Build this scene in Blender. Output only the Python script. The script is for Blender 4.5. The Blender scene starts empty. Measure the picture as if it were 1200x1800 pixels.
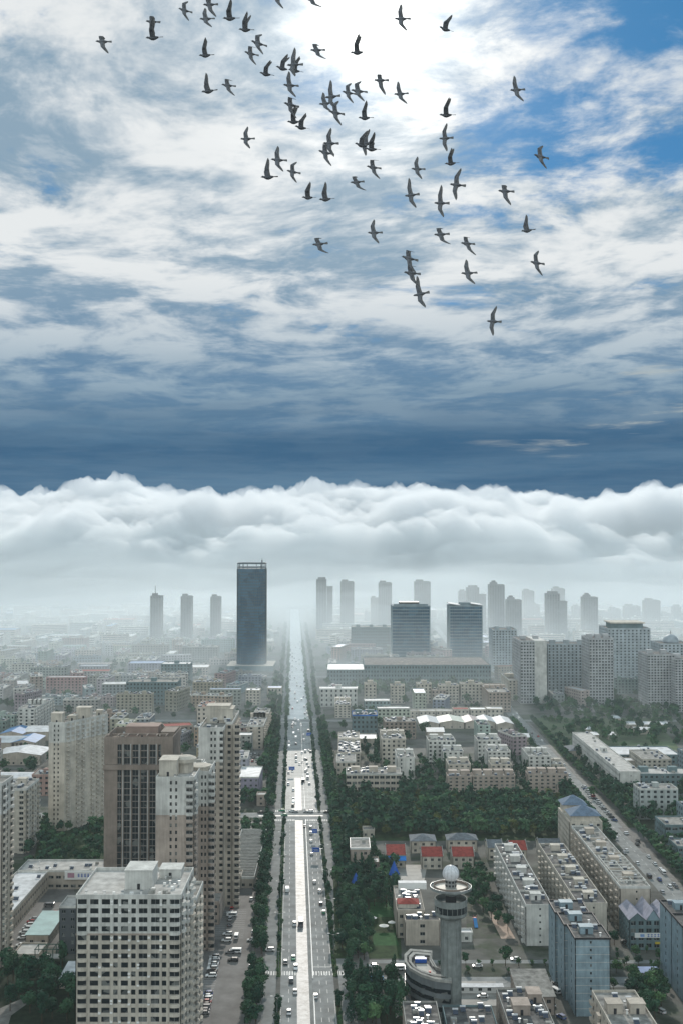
import bpy, math, random
from mathutils import Vector, Matrix, noise as mnoise
R = math.radians
S = bpy.context.scene
COL = S.collection
random.seed(7)

# ------------------------------------------------------------------ camera
CAMZ = 180.0
FOC = 2000.0
TH = math.atan(50.0 / FOC)
cd = bpy.data.cameras.new('camera')
cam = bpy.data.objects.new('camera', cd)
COL.objects.link(cam)
cam.location = (0, 0, CAMZ)
cam.rotation_euler = (math.pi / 2 + TH, 0, 0)
cd.sensor_width = 36; cd.sensor_fit = 'VERTICAL'; cd.sensor_height = 36
cd.lens = FOC / 1800 * 36
cd.clip_start = 1; cd.clip_end = 60000
S.camera = cam

# ------------------------------------------------------------------ light
SUN_EL = R(24.6); SUN_AZ = R(1.3)        # azimuth measured from +Y towards +X
W = bpy.data.worlds.new('World'); S.world = W; W.use_nodes = True

class NT:
    def __init__(s, tree):
        s.t = tree; s.n = tree.nodes; s.l = tree.links
    def new(s, typ, **kw):
        nd = s.n.new(typ)
        for k, v in kw.items():
            if k.startswith('i_'):
                nd.inputs[k[2:]].default_value = v
            else:
                setattr(nd, k, v)
        return nd
    def link(s, a, b): s.l.new(a, b)
    def inp(s, sock, v):
        if isinstance(v, bpy.types.NodeSocket): s.l.new(v, sock)
        elif isinstance(v, (tuple, list)) and len(v) == 3 and sock.type == 'RGBA': sock.default_value = (*v, 1)
        else: sock.default_value = v
    def m(s, op, a, b=None, c=None, clamp=False):
        nd = s.n.new('ShaderNodeMath'); nd.operation = op; nd.use_clamp = clamp
        s.inp(nd.inputs[0], a)
        if b is not None: s.inp(nd.inputs[1], b)
        if c is not None: s.inp(nd.inputs[2], c)
        return nd.outputs[0]
    def mr(s, v, a, b, c=0.0, d=1.0, smooth=True):
        nd = s.n.new('ShaderNodeMapRange'); nd.interpolation_type = 'SMOOTHSTEP' if smooth else 'LINEAR'
        s.inp(nd.inputs[0], v)
        for i, x in enumerate((a, b, c, d)): s.inp(nd.inputs[1 + i], x)
        return nd.outputs[0]
    def mix(s, f, a, b, bt='MIX'):
        nd = s.n.new('ShaderNodeMix'); nd.data_type = 'RGBA'; nd.blend_type = bt
        s.inp(nd.inputs[0], f); s.inp(nd.inputs[6], a); s.inp(nd.inputs[7], b)
        return nd.outputs[2]
    def comb(s, x, y, z=0.0):
        nd = s.n.new('ShaderNodeCombineXYZ')
        for i, v in enumerate((x, y, z)): s.inp(nd.inputs[i], v)
        return nd.outputs[0]
    def noise(s, vec, scale, detail=6, rough=0.55, dist=0.0, lac=2.0):
        nd = s.n.new('ShaderNodeTexNoise'); nd.noise_dimensions = '3D'
        s.l.new(vec, nd.inputs['Vector']) if vec is not None else None
        nd.inputs['Scale'].default_value = scale; nd.inputs['Detail'].default_value = detail
        nd.inputs['Roughness'].default_value = rough; nd.inputs['Distortion'].default_value = dist
        nd.inputs['Lacunarity'].default_value = lac
        return nd.outputs['Fac']

def build_world():
    t = NT(W.node_tree); t.n.clear()
    tc = t.new('ShaderNodeTexCoord')
    nrm = t.new('ShaderNodeVectorMath', operation='NORMALIZE'); t.link(tc.outputs['Generated'], nrm.inputs[0])
    sp = t.new('ShaderNodeSeparateXYZ'); t.link(nrm.outputs[0], sp.inputs[0])
    x, y, z = sp.outputs
    zc = t.m('MAXIMUM', z, 0.0)
    den = t.m('ADD', zc, 0.09)
    px = t.m('DIVIDE', x, den); py = t.m('DIVIDE', y, den)
    # slight shear so that the streaks fall to the side as they come nearer
    pv = t.comb(t.m('ADD', px, t.m('MULTIPLY', py, 0.12)), py, 0.0)
    # domain warp
    w = t.new('ShaderNodeTexNoise'); t.link(pv, w.inputs['Vector']); w.inputs['Scale'].default_value = 0.9; w.inputs['Detail'].default_value = 3
    wv = t.new('ShaderNodeVectorMath', operation='MULTIPLY_ADD')
    t.link(w.outputs['Color'], wv.inputs[0]); wv.inputs[1].default_value = (0.55, 0.4, 0); t.link(pv, wv.inputs[2])
    v = wv.outputs[0]
    az = t.m('ARCTAN2', x, y)                       # 0 at +Y, + towards +X
    el = t.m('ARCSINE', z)
    # coordinates in degrees for soft masks
    azd = t.m('MULTIPLY', az, 57.2958); eld = t.m('MULTIPLY', el, 57.2958)
    n_big = t.noise(v, 1.05, 3, .5)
    n_mid = t.noise(v, 3.4, 10, .62, .1)
    n_fine = t.noise(v, 13.0, 8, .65, .2)
    n_sh = t.noise(t.m('ADD', 0, 0) if False else v, 2.4, 8, .6, .3)
    # cover ---------------------------------------------------------------
    cov = t.m('ADD', t.m('MULTIPLY', n_mid, 0.62), t.m('MULTIPLY', n_big, 0.5))
    cov = t.m('ADD', cov, t.m('MULTIPLY', t.m('SUBTRACT', n_fine, .5), 0.24))
    # more open towards upper right
    open_r = t.m('MULTIPLY', t.mr(azd, 3.0, 13.0), t.mr(eld, 13.0, 21.0))
    cov = t.m('SUBTRACT', cov, t.m('MULTIPLY', open_r, 0.19))
    open_l = t.m('MULTIPLY', t.mr(azd, -13.0, -17.5), t.mr(eld, 21.0, 24.5))
    cov = t.m('SUBTRACT', cov, t.m('MULTIPLY', open_l, 0.08))
    cov = t.m('ADD', cov, t.m('MULTIPLY', t.mr(eld, 12.0, 7.0), 0.08))
    cov = t.m('ADD', cov, t.m('MULTIPLY', t.mr(azd, 7.0, 0.0), 0.055))
    cmask = t.mr(cov, 0.36, 0.55)
    # clear sky: the physical sky, graded to the deep azure seen between the clouds
    sky = t.new('ShaderNodeTexSky'); sky.sky_type = 'NISHITA'; sky.sun_disc = False
    sky.sun_elevation = SUN_EL; sky.sun_rotation = SUN_AZ; sky.altitude = 300
    sky.air_density = 1.0; sky.dust_density = 0.4; sky.ozone_density = 3.0
    nish = t.mix(1.0, sky.outputs[0], (0.035, 0.055, 0.085), 'MULTIPLY')
    clear = t.mix(0.72, nish, (0.035, 0.215, 0.42))
    # cloud body: lit wisps, mid greys, thick slate parts
    lit = t.mr(t.m('ADD', t.m('MULTIPLY', n_sh, .6), t.m('MULTIPLY', n_mid, .5)), 0.465, 0.625)
    dark = t.mix(t.mr(eld, 7.0, 15.0), (0.13, 0.245, 0.385), (0.27, 0.385, 0.49))
    bright = t.mix(t.mr(eld, 7.0, 14.0), (0.33, 0.44, 0.53), (0.80, 0.83, 0.84))
    body = t.mix(lit, dark, bright)
    fine = t.mr(n_fine, .45, .7)
    body = t.mix(t.m('MULTIPLY', fine, .28), body, bright)
    col = t.mix(cmask, clear, body)
    # low slate-blue veil above the fog bank
    veil = t.mr(t.m('ADD', eld, t.m('MULTIPLY', t.m('SUBTRACT', n_big, .5), 4.0)), 9.8, 4.6)
    st = t.noise(t.comb(t.m('MULTIPLY', azd, .035), t.m('MULTIPLY', eld, .55), 3.0), 1.0, 6, .6, .3)
    slate = t.mix(t.mr(st, .36, .75), (0.036, 0.112, 0.215), (0.10, 0.20, 0.31))
    slate = t.mix(t.mr(eld, 4.6, 8.0, 0.0, .55), slate, (0.17, 0.28, 0.385))
    veil = t.m('MULTIPLY', veil, 0.93)
    col = t.mix(veil, col, slate)
    # stray lit streaks in the veil, on the east side
    stq = t.noise(t.comb(t.m('MULTIPLY', azd, .16), t.m('MULTIPLY', eld, 1.5), 9.0), 1.0, 5, .6, .2)
    sm = t.m('MULTIPLY', t.mr(stq, .56, .74), t.m('MULTIPLY', t.mr(azd, 4.0, 11.0), t.m('MULTIPLY', t.mr(eld, 3.6, 5.0), t.mr(eld, 9.5, 7.5))))
    col = t.mix(t.m('MULTIPLY', sm, .75), col, (0.50, 0.53, 0.50))
    # glow of the sun through thin cloud
    sd = (math.sin(SUN_AZ) * math.cos(SUN_EL), math.cos(SUN_AZ) * math.cos(SUN_EL), math.sin(SUN_EL))
    dt = t.new('ShaderNodeVectorMath', operation='DOT_PRODUCT'); t.link(nrm.outputs[0], dt.inputs[0]); dt.inputs[1].default_value = sd
    ang = t.m('MULTIPLY', t.m('ARCCOSINE', t.m('MINIMUM', dt.outputs['Value'], 0.999999)), 57.2958)
    rag = t.m('ADD', ang, t.m('MULTIPLY', t.m('SUBTRACT', n_mid, .5), -9.0))
    rag = t.m('ADD', rag, t.m('MULTIPLY', t.m('SUBTRACT', n_fine, .5), -2.0))
    g1 = t.m('POWER', 2.71828, t.m('MULTIPLY', t.m('POWER', t.m('DIVIDE', t.m('MAXIMUM', rag, 0.0), 3.0), 2.0), -1.0))
    g2 = t.m('POWER', 2.71828, t.m('MULTIPLY', t.m('POWER', t.m('DIVIDE', t.m('MAXIMUM', rag, 0.0), 6.2), 2.0), -1.0))
    glow = t.m('ADD', t.m('MULTIPLY', g1, 1.6), t.m('MULTIPLY', g2, 0.36))
    gl = t.mix(1.0, t.comb(glow, glow, glow), (1.0, 0.965, 0.90), 'MULTIPLY')
    col = t.mix(1.0, col, gl, 'ADD')
    # behind the viewer: unseen overcast, brightened to light the camera-facing walls
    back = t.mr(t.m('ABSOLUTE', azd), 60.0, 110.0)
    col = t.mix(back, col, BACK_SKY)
    up = t.mr(eld, 35.0, 60.0)
    col = t.mix(up, col, UP_SKY)
    # below the horizon
    col = t.mix(t.mr(eld, 0.5, -1.0), col, (0.12, 0.15, 0.17))
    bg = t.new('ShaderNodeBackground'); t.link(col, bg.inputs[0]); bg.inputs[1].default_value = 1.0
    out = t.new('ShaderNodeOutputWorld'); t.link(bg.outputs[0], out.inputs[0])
BACK_SKY = (1.0, 1.10, 1.12); UP_SKY = (0.52, 0.66, 0.72)  # out-of-view sky behind and overhead, raised as fill light for the city
build_world()
W.cycles.sampling_method = 'MANUAL'; W.cycles.sample_map_resolution = 1024

sl = bpy.data.lights.new('sun', 'SUN'); sl.energy = 3.1; sl.angle = R(0.5); sl.color = (1, .93, .84)
sun = bpy.data.objects.new('sun', sl); COL.objects.link(sun)
sun.rotation_euler = (math.pi / 2 - SUN_EL, 0, math.pi - SUN_AZ)
# sun lamp shines along its local -Z; it must travel from the sun (+Y, up) towards the camera
_d = Vector((math.sin(SUN_AZ) * math.cos(SUN_EL), math.cos(SUN_AZ) * math.cos(SUN_EL), math.sin(SUN_EL)))
sun.rotation_euler = _d.to_track_quat('Z', 'Y').to_euler()
S.view_settings.view_transform = 'Standard'; S.view_settings.look = 'None'
S.view_settings.exposure = 0; S.view_settings.gamma = 1
S.cycles.volume_bounces = 6; S.cycles.max_bounces = 8; S.cycles.diffuse_bounces = 3
S.cycles.glossy_bounces = 2; S.cycles.transparent_max_bounces = 8
S.cycles.use_denoising = True

# ------------------------------------------------------------------ pixel of the photograph -> point of the place
def ray(px, py):
    cx = (px - 600) / FOC; cy = (900 - py) / FOC
    return Vector((cx, math.cos(TH) - cy * math.sin(TH), math.sin(TH) + cy * math.cos(TH)))
def P(px, py, z=0.0):
    d = ray(px, py); t = (z - CAMZ) / d.z
    return Vector((d.x * t, d.y * t, z))
def Hat(py, Y):
    d = ray(600, py); return CAMZ + d.z / d.y * Y
def At(px, py, Y):
    d = ray(px, py); t = Y / d.y
    return Vector((d.x * t, Y, CAMZ + d.z * t))
# ------------------------------------------------------------------ fog bank and haze (air)
def link(o, parent=None):
    COL.objects.link(o)
    if parent is not None: o.parent = parent
    return o
def mesh_obj(name, verts, faces, mats=(), mi=None, parent=None, smooth=False):
    me = bpy.data.meshes.new(name); me.from_pydata(verts, [], faces)
    for m in mats: me.materials.append(m)
    if mi is not None: me.polygons.foreach_set('material_index', mi)
    if smooth: me.polygons.foreach_set('use_smooth', [True] * len(faces))
    me.update()
    return link(bpy.data.objects.new(name, me), parent)
def vol_mat(name, color, dens, aniso):
    m = bpy.data.materials.new(name); m.use_nodes = True
    t = NT(m.node_tree); t.n.clear()
    v = t.new('ShaderNodeVolumePrincipled'); v.inputs['Color'].default_value = (*color, 1)
    v.inputs['Density'].default_value = dens; v.inputs['Anisotropy'].default_value = aniso
    o = t.new('ShaderNodeOutputMaterial'); t.link(v.outputs[0], o.inputs['Volume'])
    m.cycles.homogeneous_volume = True
    return m
HAZE_Y1 = 3000.0
def haze():
    x0, x1, y0, y1, z0, z1 = -2600, 2600, -300, HAZE_Y1, -1.0, 203.0
    vs = [(x0,y0,z0),(x1,y0,z0),(x1,y1,z0),(x0,y1,z0),(x0,y0,z1),(x1,y0,z1),(x1,y1,z1),(x0,y1,z1)]
    fs = [(0,3,2,1),(4,5,6,7),(0,1,5,4),(1,2,6,5),(2,3,7,6),(3,0,4,7)]
    o = mesh_obj('haze', vs, fs, [vol_mat('haze_air', (.82, .97, 1.0), HAZE_D, 0.3)]); o['kind'] = 'stuff'
HAZE_D = 0.00006
def billow(p):
    s = 0; a = 1.0; f = 1 / 300.0
    for k in range(7):
        q = p * f + Vector((k * 7.1, 3.3, k))
        n = mnoise.noise(q)
        if k < 2: s += a * (.55 * (1 - 2.2 * abs(n)) + .9 * mnoise.noise(q * 1.3 + Vector((5, 1, 2))))
        else: s += a * (2.8 * abs(n) - .7)
        a *= .52; f *= 2.0
    return s / 1.6
def fog_bank():
    # one long rolling bank lying over the far end of the city
    nu, nv = 760, 150
    Lx = 2700.0; yc, ry, H = 4350.0, 1380.0, 300.0
    vs, fs = [], []
    for i in range(nu + 1):
        u = -Lx + 2 * Lx * i / nu
        tz = 26 * mnoise.noise(Vector((u / 500.0, 1.7, 0))) + 18 * mnoise.noise(Vector((u / 190.0, 8.7, 0)))
        for j in range(nv + 1):
            q = (j / nv) ** 1.0
            a = math.pi * q                      # 0 = near foot, pi = far foot
            ca, sa = math.cos(a), math.sin(a)
            # super-ellipse, steep front
            y = yc - ry * math.copysign(abs(ca) ** 0.85, ca)
            z = H * abs(sa) ** 0.80
            n = Vector((0, -ca * .8, sa + .15)).normalized()
            p = Vector((u, y, z))
            b = billow(Vector((u * .72, y * .8, z * 1.7)))
            amp = 125 * min(1, z / 150.0) ** .7
            p += n * amp * b
            p.z += tz * min(1, z / 200)
            p.x += 22 * mnoise.noise(Vector((u / 120., y / 120., z / 80.)))
            vs.append((p.x, max(p.y, HAZE_Y1 + 6), max(p.z, 2.0) if 0 < j < nv else 2.0))
    for i in range(nu):
        for j in range(nv):
            a = i * (nv + 1) + j
            fs.append((a, a + 1, a + nv + 2, a + nv + 1))
    # close: floor and two ends
    n1 = nv + 1
    fs.append(tuple(range(0, n1)))
    fs.append(tuple(nu * n1 + k for k in range(n1 - 1, -1, -1)))
    for i in range(nu):
        fs.append((i * n1, (i + 1) * n1, (i + 1) * n1 + nv, i * n1 + nv))
    fl = [tuple(reversed(f)) for f in fs]
    o = mesh_obj('fog_bank', vs, fl, [vol_mat('fog', (.925, .952, .975), FOG_D, 0.22)])
    o['kind'] = 'stuff'; o['label'] = 'long rolling bank of white fog lying over the far end of the city'
FOG_D = 0.014
def mist(cap, dens, y0s, sd, lab):
    # the thinning skirt of the bank: a wedge of mist that deepens towards it
    nx, ny = 110, 60
    x0, x1, y0, y1 = -2590.0 + sd, 2590.0 - sd, y0s - 10, HAZE_Y1 - 6 - sd
    vs, fs = [], []
    for i in range(nx + 1):
        for j in range(ny + 1):
            x = x0 + (x1 - x0) * i / nx; t = j / ny; y = y0 + (y1 - y0) * t
            y += 160 * (1 - t) * mnoise.noise(Vector((x / 420, 3, 0)))
            tt = min(1.0, max(0.0, (y - y0s) / 1500.0)); h = 3 + cap * tt * tt * (3 - 2 * tt)
            h *= 1 + .42 * mnoise.noise(Vector((x / 420, y / 520, sd))) + .2 * mnoise.noise(Vector((x / 130, y / 200, sd + 3)))
            vs.append((x, y, min(h, 176)))
    n = (nx + 1) * (ny + 1)
    vs += [(x, y, 0.3 + sd * .05) for x, y, z in vs]
    a = lambda i, j: i * (ny + 1) + j
    for i in range(nx):
        for j in range(ny):
            fs.append((a(i, j), a(i + 1, j), a(i + 1, j + 1), a(i, j + 1)))
            fs.append((n + a(i, j), n + a(i, j + 1), n + a(i + 1, j + 1), n + a(i + 1, j)))
    for i in range(nx):
        fs.append((a(i, 0), n + a(i, 0), n + a(i + 1, 0), a(i + 1, 0)))
        fs.append((a(i, ny), a(i + 1, ny), n + a(i + 1, ny), n + a(i, ny)))
    for j in range(ny):
        fs.append((a(0, j), a(0, j + 1), n + a(0, j + 1), n + a(0, j)))
        fs.append((a(nx, j), n + a(nx, j), n + a(nx, j + 1), a(nx, j + 1)))
    o = mesh_obj('mist', vs, fs, [vol_mat('mist_air', (.80, .90, .96), dens, 0.5)])
    o['kind'] = 'stuff'; o['label'] = lab
haze(); fog_bank()
mist(62, .00052, 820, 1, 'lowest layer of grey mist lying over the far blocks')
mist(92, .00042, 800, 4, 'middle layer of grey mist over the far blocks')
mist(122, .00036, 800, 7, 'thin upper layer of grey mist around the far towers')
mist(150, .00026, 1000, 10, 'thinnest top veil of mist around the far tower tops')
# ------------------------------------------------------------------ materials
MATS = {}
def mat(name, col, rough=.85, spec=.12, var=.25, scale=.15, metal=0.0, objcol=False, rand=0.0, streak=0.0, col2=None, thr=None, bump=0.0):
    """procedural surface: base colour broken up by soft dirt noise (object space), optional rain streaks"""
    if name in MATS: return MATS[name]
    m = bpy.data.materials.new(name); m.use_nodes = True
    t = NT(m.node_tree); b = t.n['Principled BSDF']
    b.inputs['Roughness'].default_value = rough; b.inputs['Specular IOR Level'].default_value = spec
    b.inputs['Metallic'].default_value = metal
    geo = t.new('ShaderNodeNewGeometry'); pos = geo.outputs['Position']
    oi = t.new('ShaderNodeObjectInfo')
    base = oi.outputs['Color'] if objcol else None
    c = t.new('ShaderNodeRGB'); c.outputs[0].default_value = (*col, 1)
    cc = t.mix(1.0, base, c.outputs[0], 'MULTIPLY') if objcol else c.outputs[0]
    if col2 is not None:
        n0 = t.noise(pos, thr[0], 5, .6)
        cc = t.mix(t.mr(n0, thr[1], thr[2]), cc, col2)
    n = t.noise(pos, scale, 6, .62)
    f = t.mr(n, .32, .68, 1.0 - var, 1.0 + var * .7, smooth=False)
    if streak:
        mp = t.new('ShaderNodeMapping'); mp.inputs['Scale'].default_value = (1.1, 1.1, .06); t.link(pos, mp.inputs[0])
        n2 = t.noise(mp.outputs[0], .9, 5, .7)
        f = t.m('MULTIPLY', f, t.mr(n2, .4, .72, 1.0, 1.0 - streak, smooth=False))
    if rand:
        f = t.m('MULTIPLY', f, t.mr(oi.outputs['Random'], 0, 1, 1 - rand, 1 + rand, smooth=False))
    fv = t.comb(f, f, f)
    cc = t.mix(1.0, cc, fv, 'MULTIPLY')
    t.link(cc, b.inputs['Base Color'])
    if bump:
        bp = t.new('ShaderNodeBump'); bp.inputs['Strength'].default_value = bump; bp.inputs['Distance'].default_value = .3
        t.link(t.noise(pos, scale * 6, 4, .6), bp.inputs['Height']); t.link(bp.outputs[0], b.inputs['Normal'])
    MATS[name] = m
    return m
def glass_mat(name, dark, lite, rough=.18, cell=.35, spec=.5, thr=(.80, .92)):
    if name in MATS: return MATS[name]
    m = bpy.data.materials.new(name); m.use_nodes = True
    t = NT(m.node_tree); b = t.n['Principled BSDF']
    geo = t.new('ShaderNodeNewGeometry')
    vo = t.new('ShaderNodeTexVoronoi'); vo.inputs['Scale'].default_value = cell; t.link(geo.outputs['Position'], vo.inputs['Vector'])
    sp = t.new('ShaderNodeSeparateColor'); t.link(vo.outputs['Color'], sp.inputs[0])
    col = t.mix(t.mr(sp.outputs[0], *thr), dark, lite)
    t.link(col, b.inputs['Base Color']); b.inputs['Roughness'].default_value = rough
    b.inputs['Specular IOR Level'].default_value = spec
    MATS[name] = m
    return m
glass = glass_mat('window_glass', (.010, .015, .020), (.15, .16, .155))
glass_b = glass_mat('blue_glass', (.015, .07, .13), (.04, .13, .21), cell=.12, rough=.12, thr=(.3, .9))
w_white = mat('white_wall', (.60, .60, .57), streak=.3)
w_cream = mat('cream_wall', (.54, .50, .435), streak=.3)
w_tan = mat('tan_wall', (.41, .345, .30), streak=.25)
w_beige = mat('beige_wall', (.48, .43, .37), streak=.25)
w_obj = mat('painted_wall', (1, 1, 1), objcol=True, streak=.35, var=.2)
w_blue = mat('blue_tile_wall', (.25, .34, .39), rough=.45, var=.25, scale=.3, streak=.25)
w_teal = mat('teal_wall', (.15, .215, .23), streak=.2)
w_brown = mat('brown_stone', (.27, .225, .195), var=.25, streak=.2)
r_conc = mat('concrete_roof', (.26, .255, .24), var=.5, scale=.35, col2=(.12, .12, .115), thr=(.12, .52, .72))
r_dark = mat('tar_roof', (.10, .10, .10), var=.5, scale=.3, col2=(.2, .19, .18), thr=(.15, .5, .75))
r_pale = mat('pale_roof', (.44, .43, .41), var=.35, scale=.25)
r_metal = mat('white_metal_roof', (.52, .54, .56), rough=.6, var=.35, scale=.2)
r_bluem = mat('blue_metal_roof', (.05, .17, .36), rough=.5, var=.3, scale=.2)
r_grm = mat('grey_metal_roof', (.33, .38, .42), rough=.55, var=.3, scale=.15)
r_red = mat('red_tile_roof', (.27, .055, .045), var=.35, scale=.6)
r_slate = mat('slate_tile_roof', (.13, .15, .17), var=.35, scale=.6)
m_white = mat('white_paint', (.78, .78, .76), rough=.5, var=.12)
m_dark = mat('dark_metal', (.03, .03, .035), rough=.5)
m_steel = mat('steel', (.35, .37, .38), rough=.4, metal=.6)
m_frame = mat('window_frame', (.30, .31, .31), rough=.5)
m_conc = mat('concrete', (.33, .33, .31), var=.3, scale=.4, streak=.2)
m_blue = mat('sign_blue', (.02, .10, .42), rough=.4, var=.1)
m_heat = mat('heater_tank', (.70, .72, .74), rough=.25, spec=.6, var=.15)
m_panel = mat('heater_panel', (.02, .03, .06), rough=.2, spec=.6)
m_tyre = mat('tyre', (.02, .02, .02))
m_green = mat('grass', (.035, .060, .025), var=.5, scale=.25, rough=.95, spec=.1)
m_bark = mat('bark', (.07, .05, .035), rough=.95, spec=.1)
m_red = mat('red_paint', (.45, .05, .04), rough=.5)
m_yel = mat('yellow_paint', (.55, .42, .05), rough=.5)
def leaf_mat(name, a, b):
    m = bpy.data.materials.new(name); m.use_nodes = True
    t = NT(m.node_tree); bs = t.n['Principled BSDF']
    geo = t.new('ShaderNodeNewGeometry')
    n = t.noise(geo.outputs['Position'], .45, 4, .65)
    n2 = t.noise(geo.outputs['Position'], .05, 2, .5)
    oi = t.new('ShaderNodeObjectInfo')
    f = t.mr(t.m('ADD', t.m('ADD', t.m('MULTIPLY', n, .6), t.m('MULTIPLY', n2, .4)), t.m('MULTIPLY', oi.outputs['Random'], .28)), .45, .88)
    t.link(t.mix(f, a, b), bs.inputs['Base Color'])
    bs.inputs['Roughness'].default_value = .85; bs.inputs['Specular IOR Level'].default_value = .15
    MATS[name] = m
    return m
m_leaf = leaf_mat('foliage', (.026, .080, .042), (.09, .175, .07))
m_leafd = leaf_mat('dark_foliage', (.015, .052, .034), (.045, .11, .055))
m_leafy = leaf_mat('pale_foliage', (.05, .075, .025), (.13, .14, .04))

# ------------------------------------------------------------------ mesh builder
class MB:
    def __init__(s): s.v = []; s.f = []; s.i = []; s.m = []
    def mi(s, m):
        if m not in s.m: s.m.append(m)
        return s.m.index(m)
    def hexa(s, p, m, top=None):
        """p: 8 points, bottom ring ccw then top ring ccw"""
        b = len(s.v); s.v += [tuple(q) for q in p]; k = s.mi(m); kt = s.mi(top) if top else k
        for f, q in (((0,3,2,1),k),((4,5,6,7),kt),((0,1,5,4),k),((1,2,6,5),k),((2,3,7,6),k),((3,0,4,7),k)):
            s.f.append(tuple(b + x for x in f)); s.i.append(q)
    def box(s, x0, x1, y0, y1, z0, z1, m, top=None):
        s.hexa([(x0,y0,z0),(x1,y0,z0),(x1,y1,z0),(x0,y1,z0),(x0,y0,z1),(x1,y0,z1),(x1,y1,z1),(x0,y1,z1)], m, top)
    def obox(s, o, t, s0, s1, d0, d1, z0, z1, m):
        """box in a wall frame: o origin, t direction, outward normal (t.y,-t.x)"""
        n = (t[1], -t[0])
        def q(a, d): return (o[0] + t[0]*a + n[0]*d, o[1] + t[1]*a + n[1]*d)
        c = [q(s0,d1), q(s1,d1), q(s1,d0), q(s0,d0)]
        s.hexa([(x,y,z0) for x,y in c] + [(x,y,z1) for x,y in c], m)
    def prism(s, poly, z0, z1, m, top=None, scale=1.0):
        b = len(s.v); n = len(poly); k = s.mi(m); kt = s.mi(top) if top else k
        cx = sum(p[0] for p in poly)/n; cy = sum(p[1] for p in poly)/n
        s.v += [(x,y,z0) for x,y in poly] + [(cx+(x-cx)*scale, cy+(y-cy)*scale, z1) for x,y in poly]
        for j in range(n):
            s.f.append((b+j, b+(j+1)%n, b+n+(j+1)%n, b+n+j)); s.i.append(k)
        s.f.append(tuple(b+n+j for j in range(n))); s.i.append(kt)
        s.f.append(tuple(b+n-1-j for j in range(n))); s.i.append(k)
    def cyl(s, x, y, r, z0, z1, m, n=10, r2=None, top=None):
        b = len(s.v); k = s.mi(m); r2 = r if r2 is None else r2; kt = s.mi(top) if top else k
        for rr, z in ((r, z0), (r2, z1)):
            s.v += [(x+rr*math.cos(2*math.pi*j/n), y+rr*math.sin(2*math.pi*j/n), z) for j in range(n)]
        for j in range(n):
            s.f.append((b+j, b+(j+1)%n, b+n+(j+1)%n, b+n+j)); s.i.append(k)
        s.f.append(tuple(b+n+j for j in range(n))); s.i.append(kt)
        s.f.append(tuple(b+n-1-j for j in range(n))); s.i.append(k)
    def lathe(s, prof, m, n=32, x=0, y=0):
        b = len(s.v); k = s.mi(m)
        for r, z in prof:
            s.v += [(x+r*math.cos(2*math.pi*j/n), y+r*math.sin(2*math.pi*j/n), z) for j in range(n)]
        for i in range(len(prof)-1):
            for j in range(n):
                a = b+i*n; c = (j+1) % n
                s.f.append((a+j, a+c, a+n+c, a+n+j)); s.i.append(k)
    def poly(s, pts, m):
        b = len(s.v); s.v += [tuple(p) for p in pts]; s.f.append(tuple(range(b, b+len(pts)))); s.i.append(s.mi(m))
    def bar(s, a, b2, r, m):
        a = Vector(a); b2 = Vector(b2); d = (b2 - a).normalized()
        u = d.orthogonal().normalized() * r; w = d.cross(u)
        s.hexa([a+u, a+w, a-u, a-w, b2+u, b2+w, b2-u, b2-w], m)
    def mesh(s, name):
        me = bpy.data.meshes.new(name); me.from_pydata(s.v, [], s.f)
        for m in s.m: me.materials.append(m)
        me.polygons.foreach_set('material_index', s.i); me.update()
        return me
    def build(s, name, parent=None, loc=(0,0,0), rz=0.0, color=None, smooth=False):
        me = s.mesh(name)
        if smooth: me.polygons.foreach_set('use_smooth', [True]*len(s.f))
        o = link(bpy.data.objects.new(name, me), parent); o.location = loc; o.rotation_euler = (0,0,rz)
        if color: o.color = (*color, 1)
        return o
def inst(name, me, parent=None, loc=(0,0,0), rz=0.0, color=None, sc=None):
    o = link(bpy.data.objects.new(name, me), parent); o.location = loc; o.rotation_euler = (0,0,rz)
    if color: o.color = (*color, 1)
    if sc: o.scale = sc
    return o
def tag(o, label=None, cat=None, group=None, kind=None):
    if label: o['label'] = label
    if cat: o['category'] = cat
    if group: o['group'] = group
    if kind: o['kind'] = kind
    return o
def empty(name, loc=(0,0,0), rz=0.0):
    o = link(bpy.data.objects.new(name, None)); o.location = loc; o.rotation_euler = (0,0,rz); o.empty_display_size = 1
    return o
ORD = ['', 'first', 'second', 'third', 'fourth', 'fifth', 'sixth', 'seventh', 'eighth', 'ninth', 'tenth', 'eleventh', 'twelfth']
def ordn(k):
    if k < len(ORD): return ORD[k]
    return f"{k}{'th' if 10 <= k % 100 <= 20 else {1:'st',2:'nd',3:'rd'}.get(k % 10,'th')}"
PENDING = {}   # (group, description template) -> objects, numbered outwards from the camera once all stand
def later(o, key, tmpl, cat, group=None):
    if cat: o['category'] = cat
    if group: o['group'] = group
    PENDING.setdefault((key, tmpl), []).append(o)
def settle():
    for (key, tmpl), os_ in PENDING.items():
        os_.sort(key=lambda o: o.location.y)
        for k, o in enumerate(os_):
            o['label'] = tmpl.replace('#', ordn(k + 1)) if len(os_) > 1 or k else tmpl.replace('# ', '').replace('#', '')

RES = []       # reserved plan boxes (x0,x1,y0,y1)
def reserve(x0, x1, y0, y1, g=0): RES.append((min(x0,x1)-g, max(x0,x1)+g, y0-g, y1+g))
def free(x, y, hx=0, hy=0):
    return not any(x + hx > a and x - hx < b and y + hy > c and y - hy < d for a, b, c, d in RES)

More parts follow.
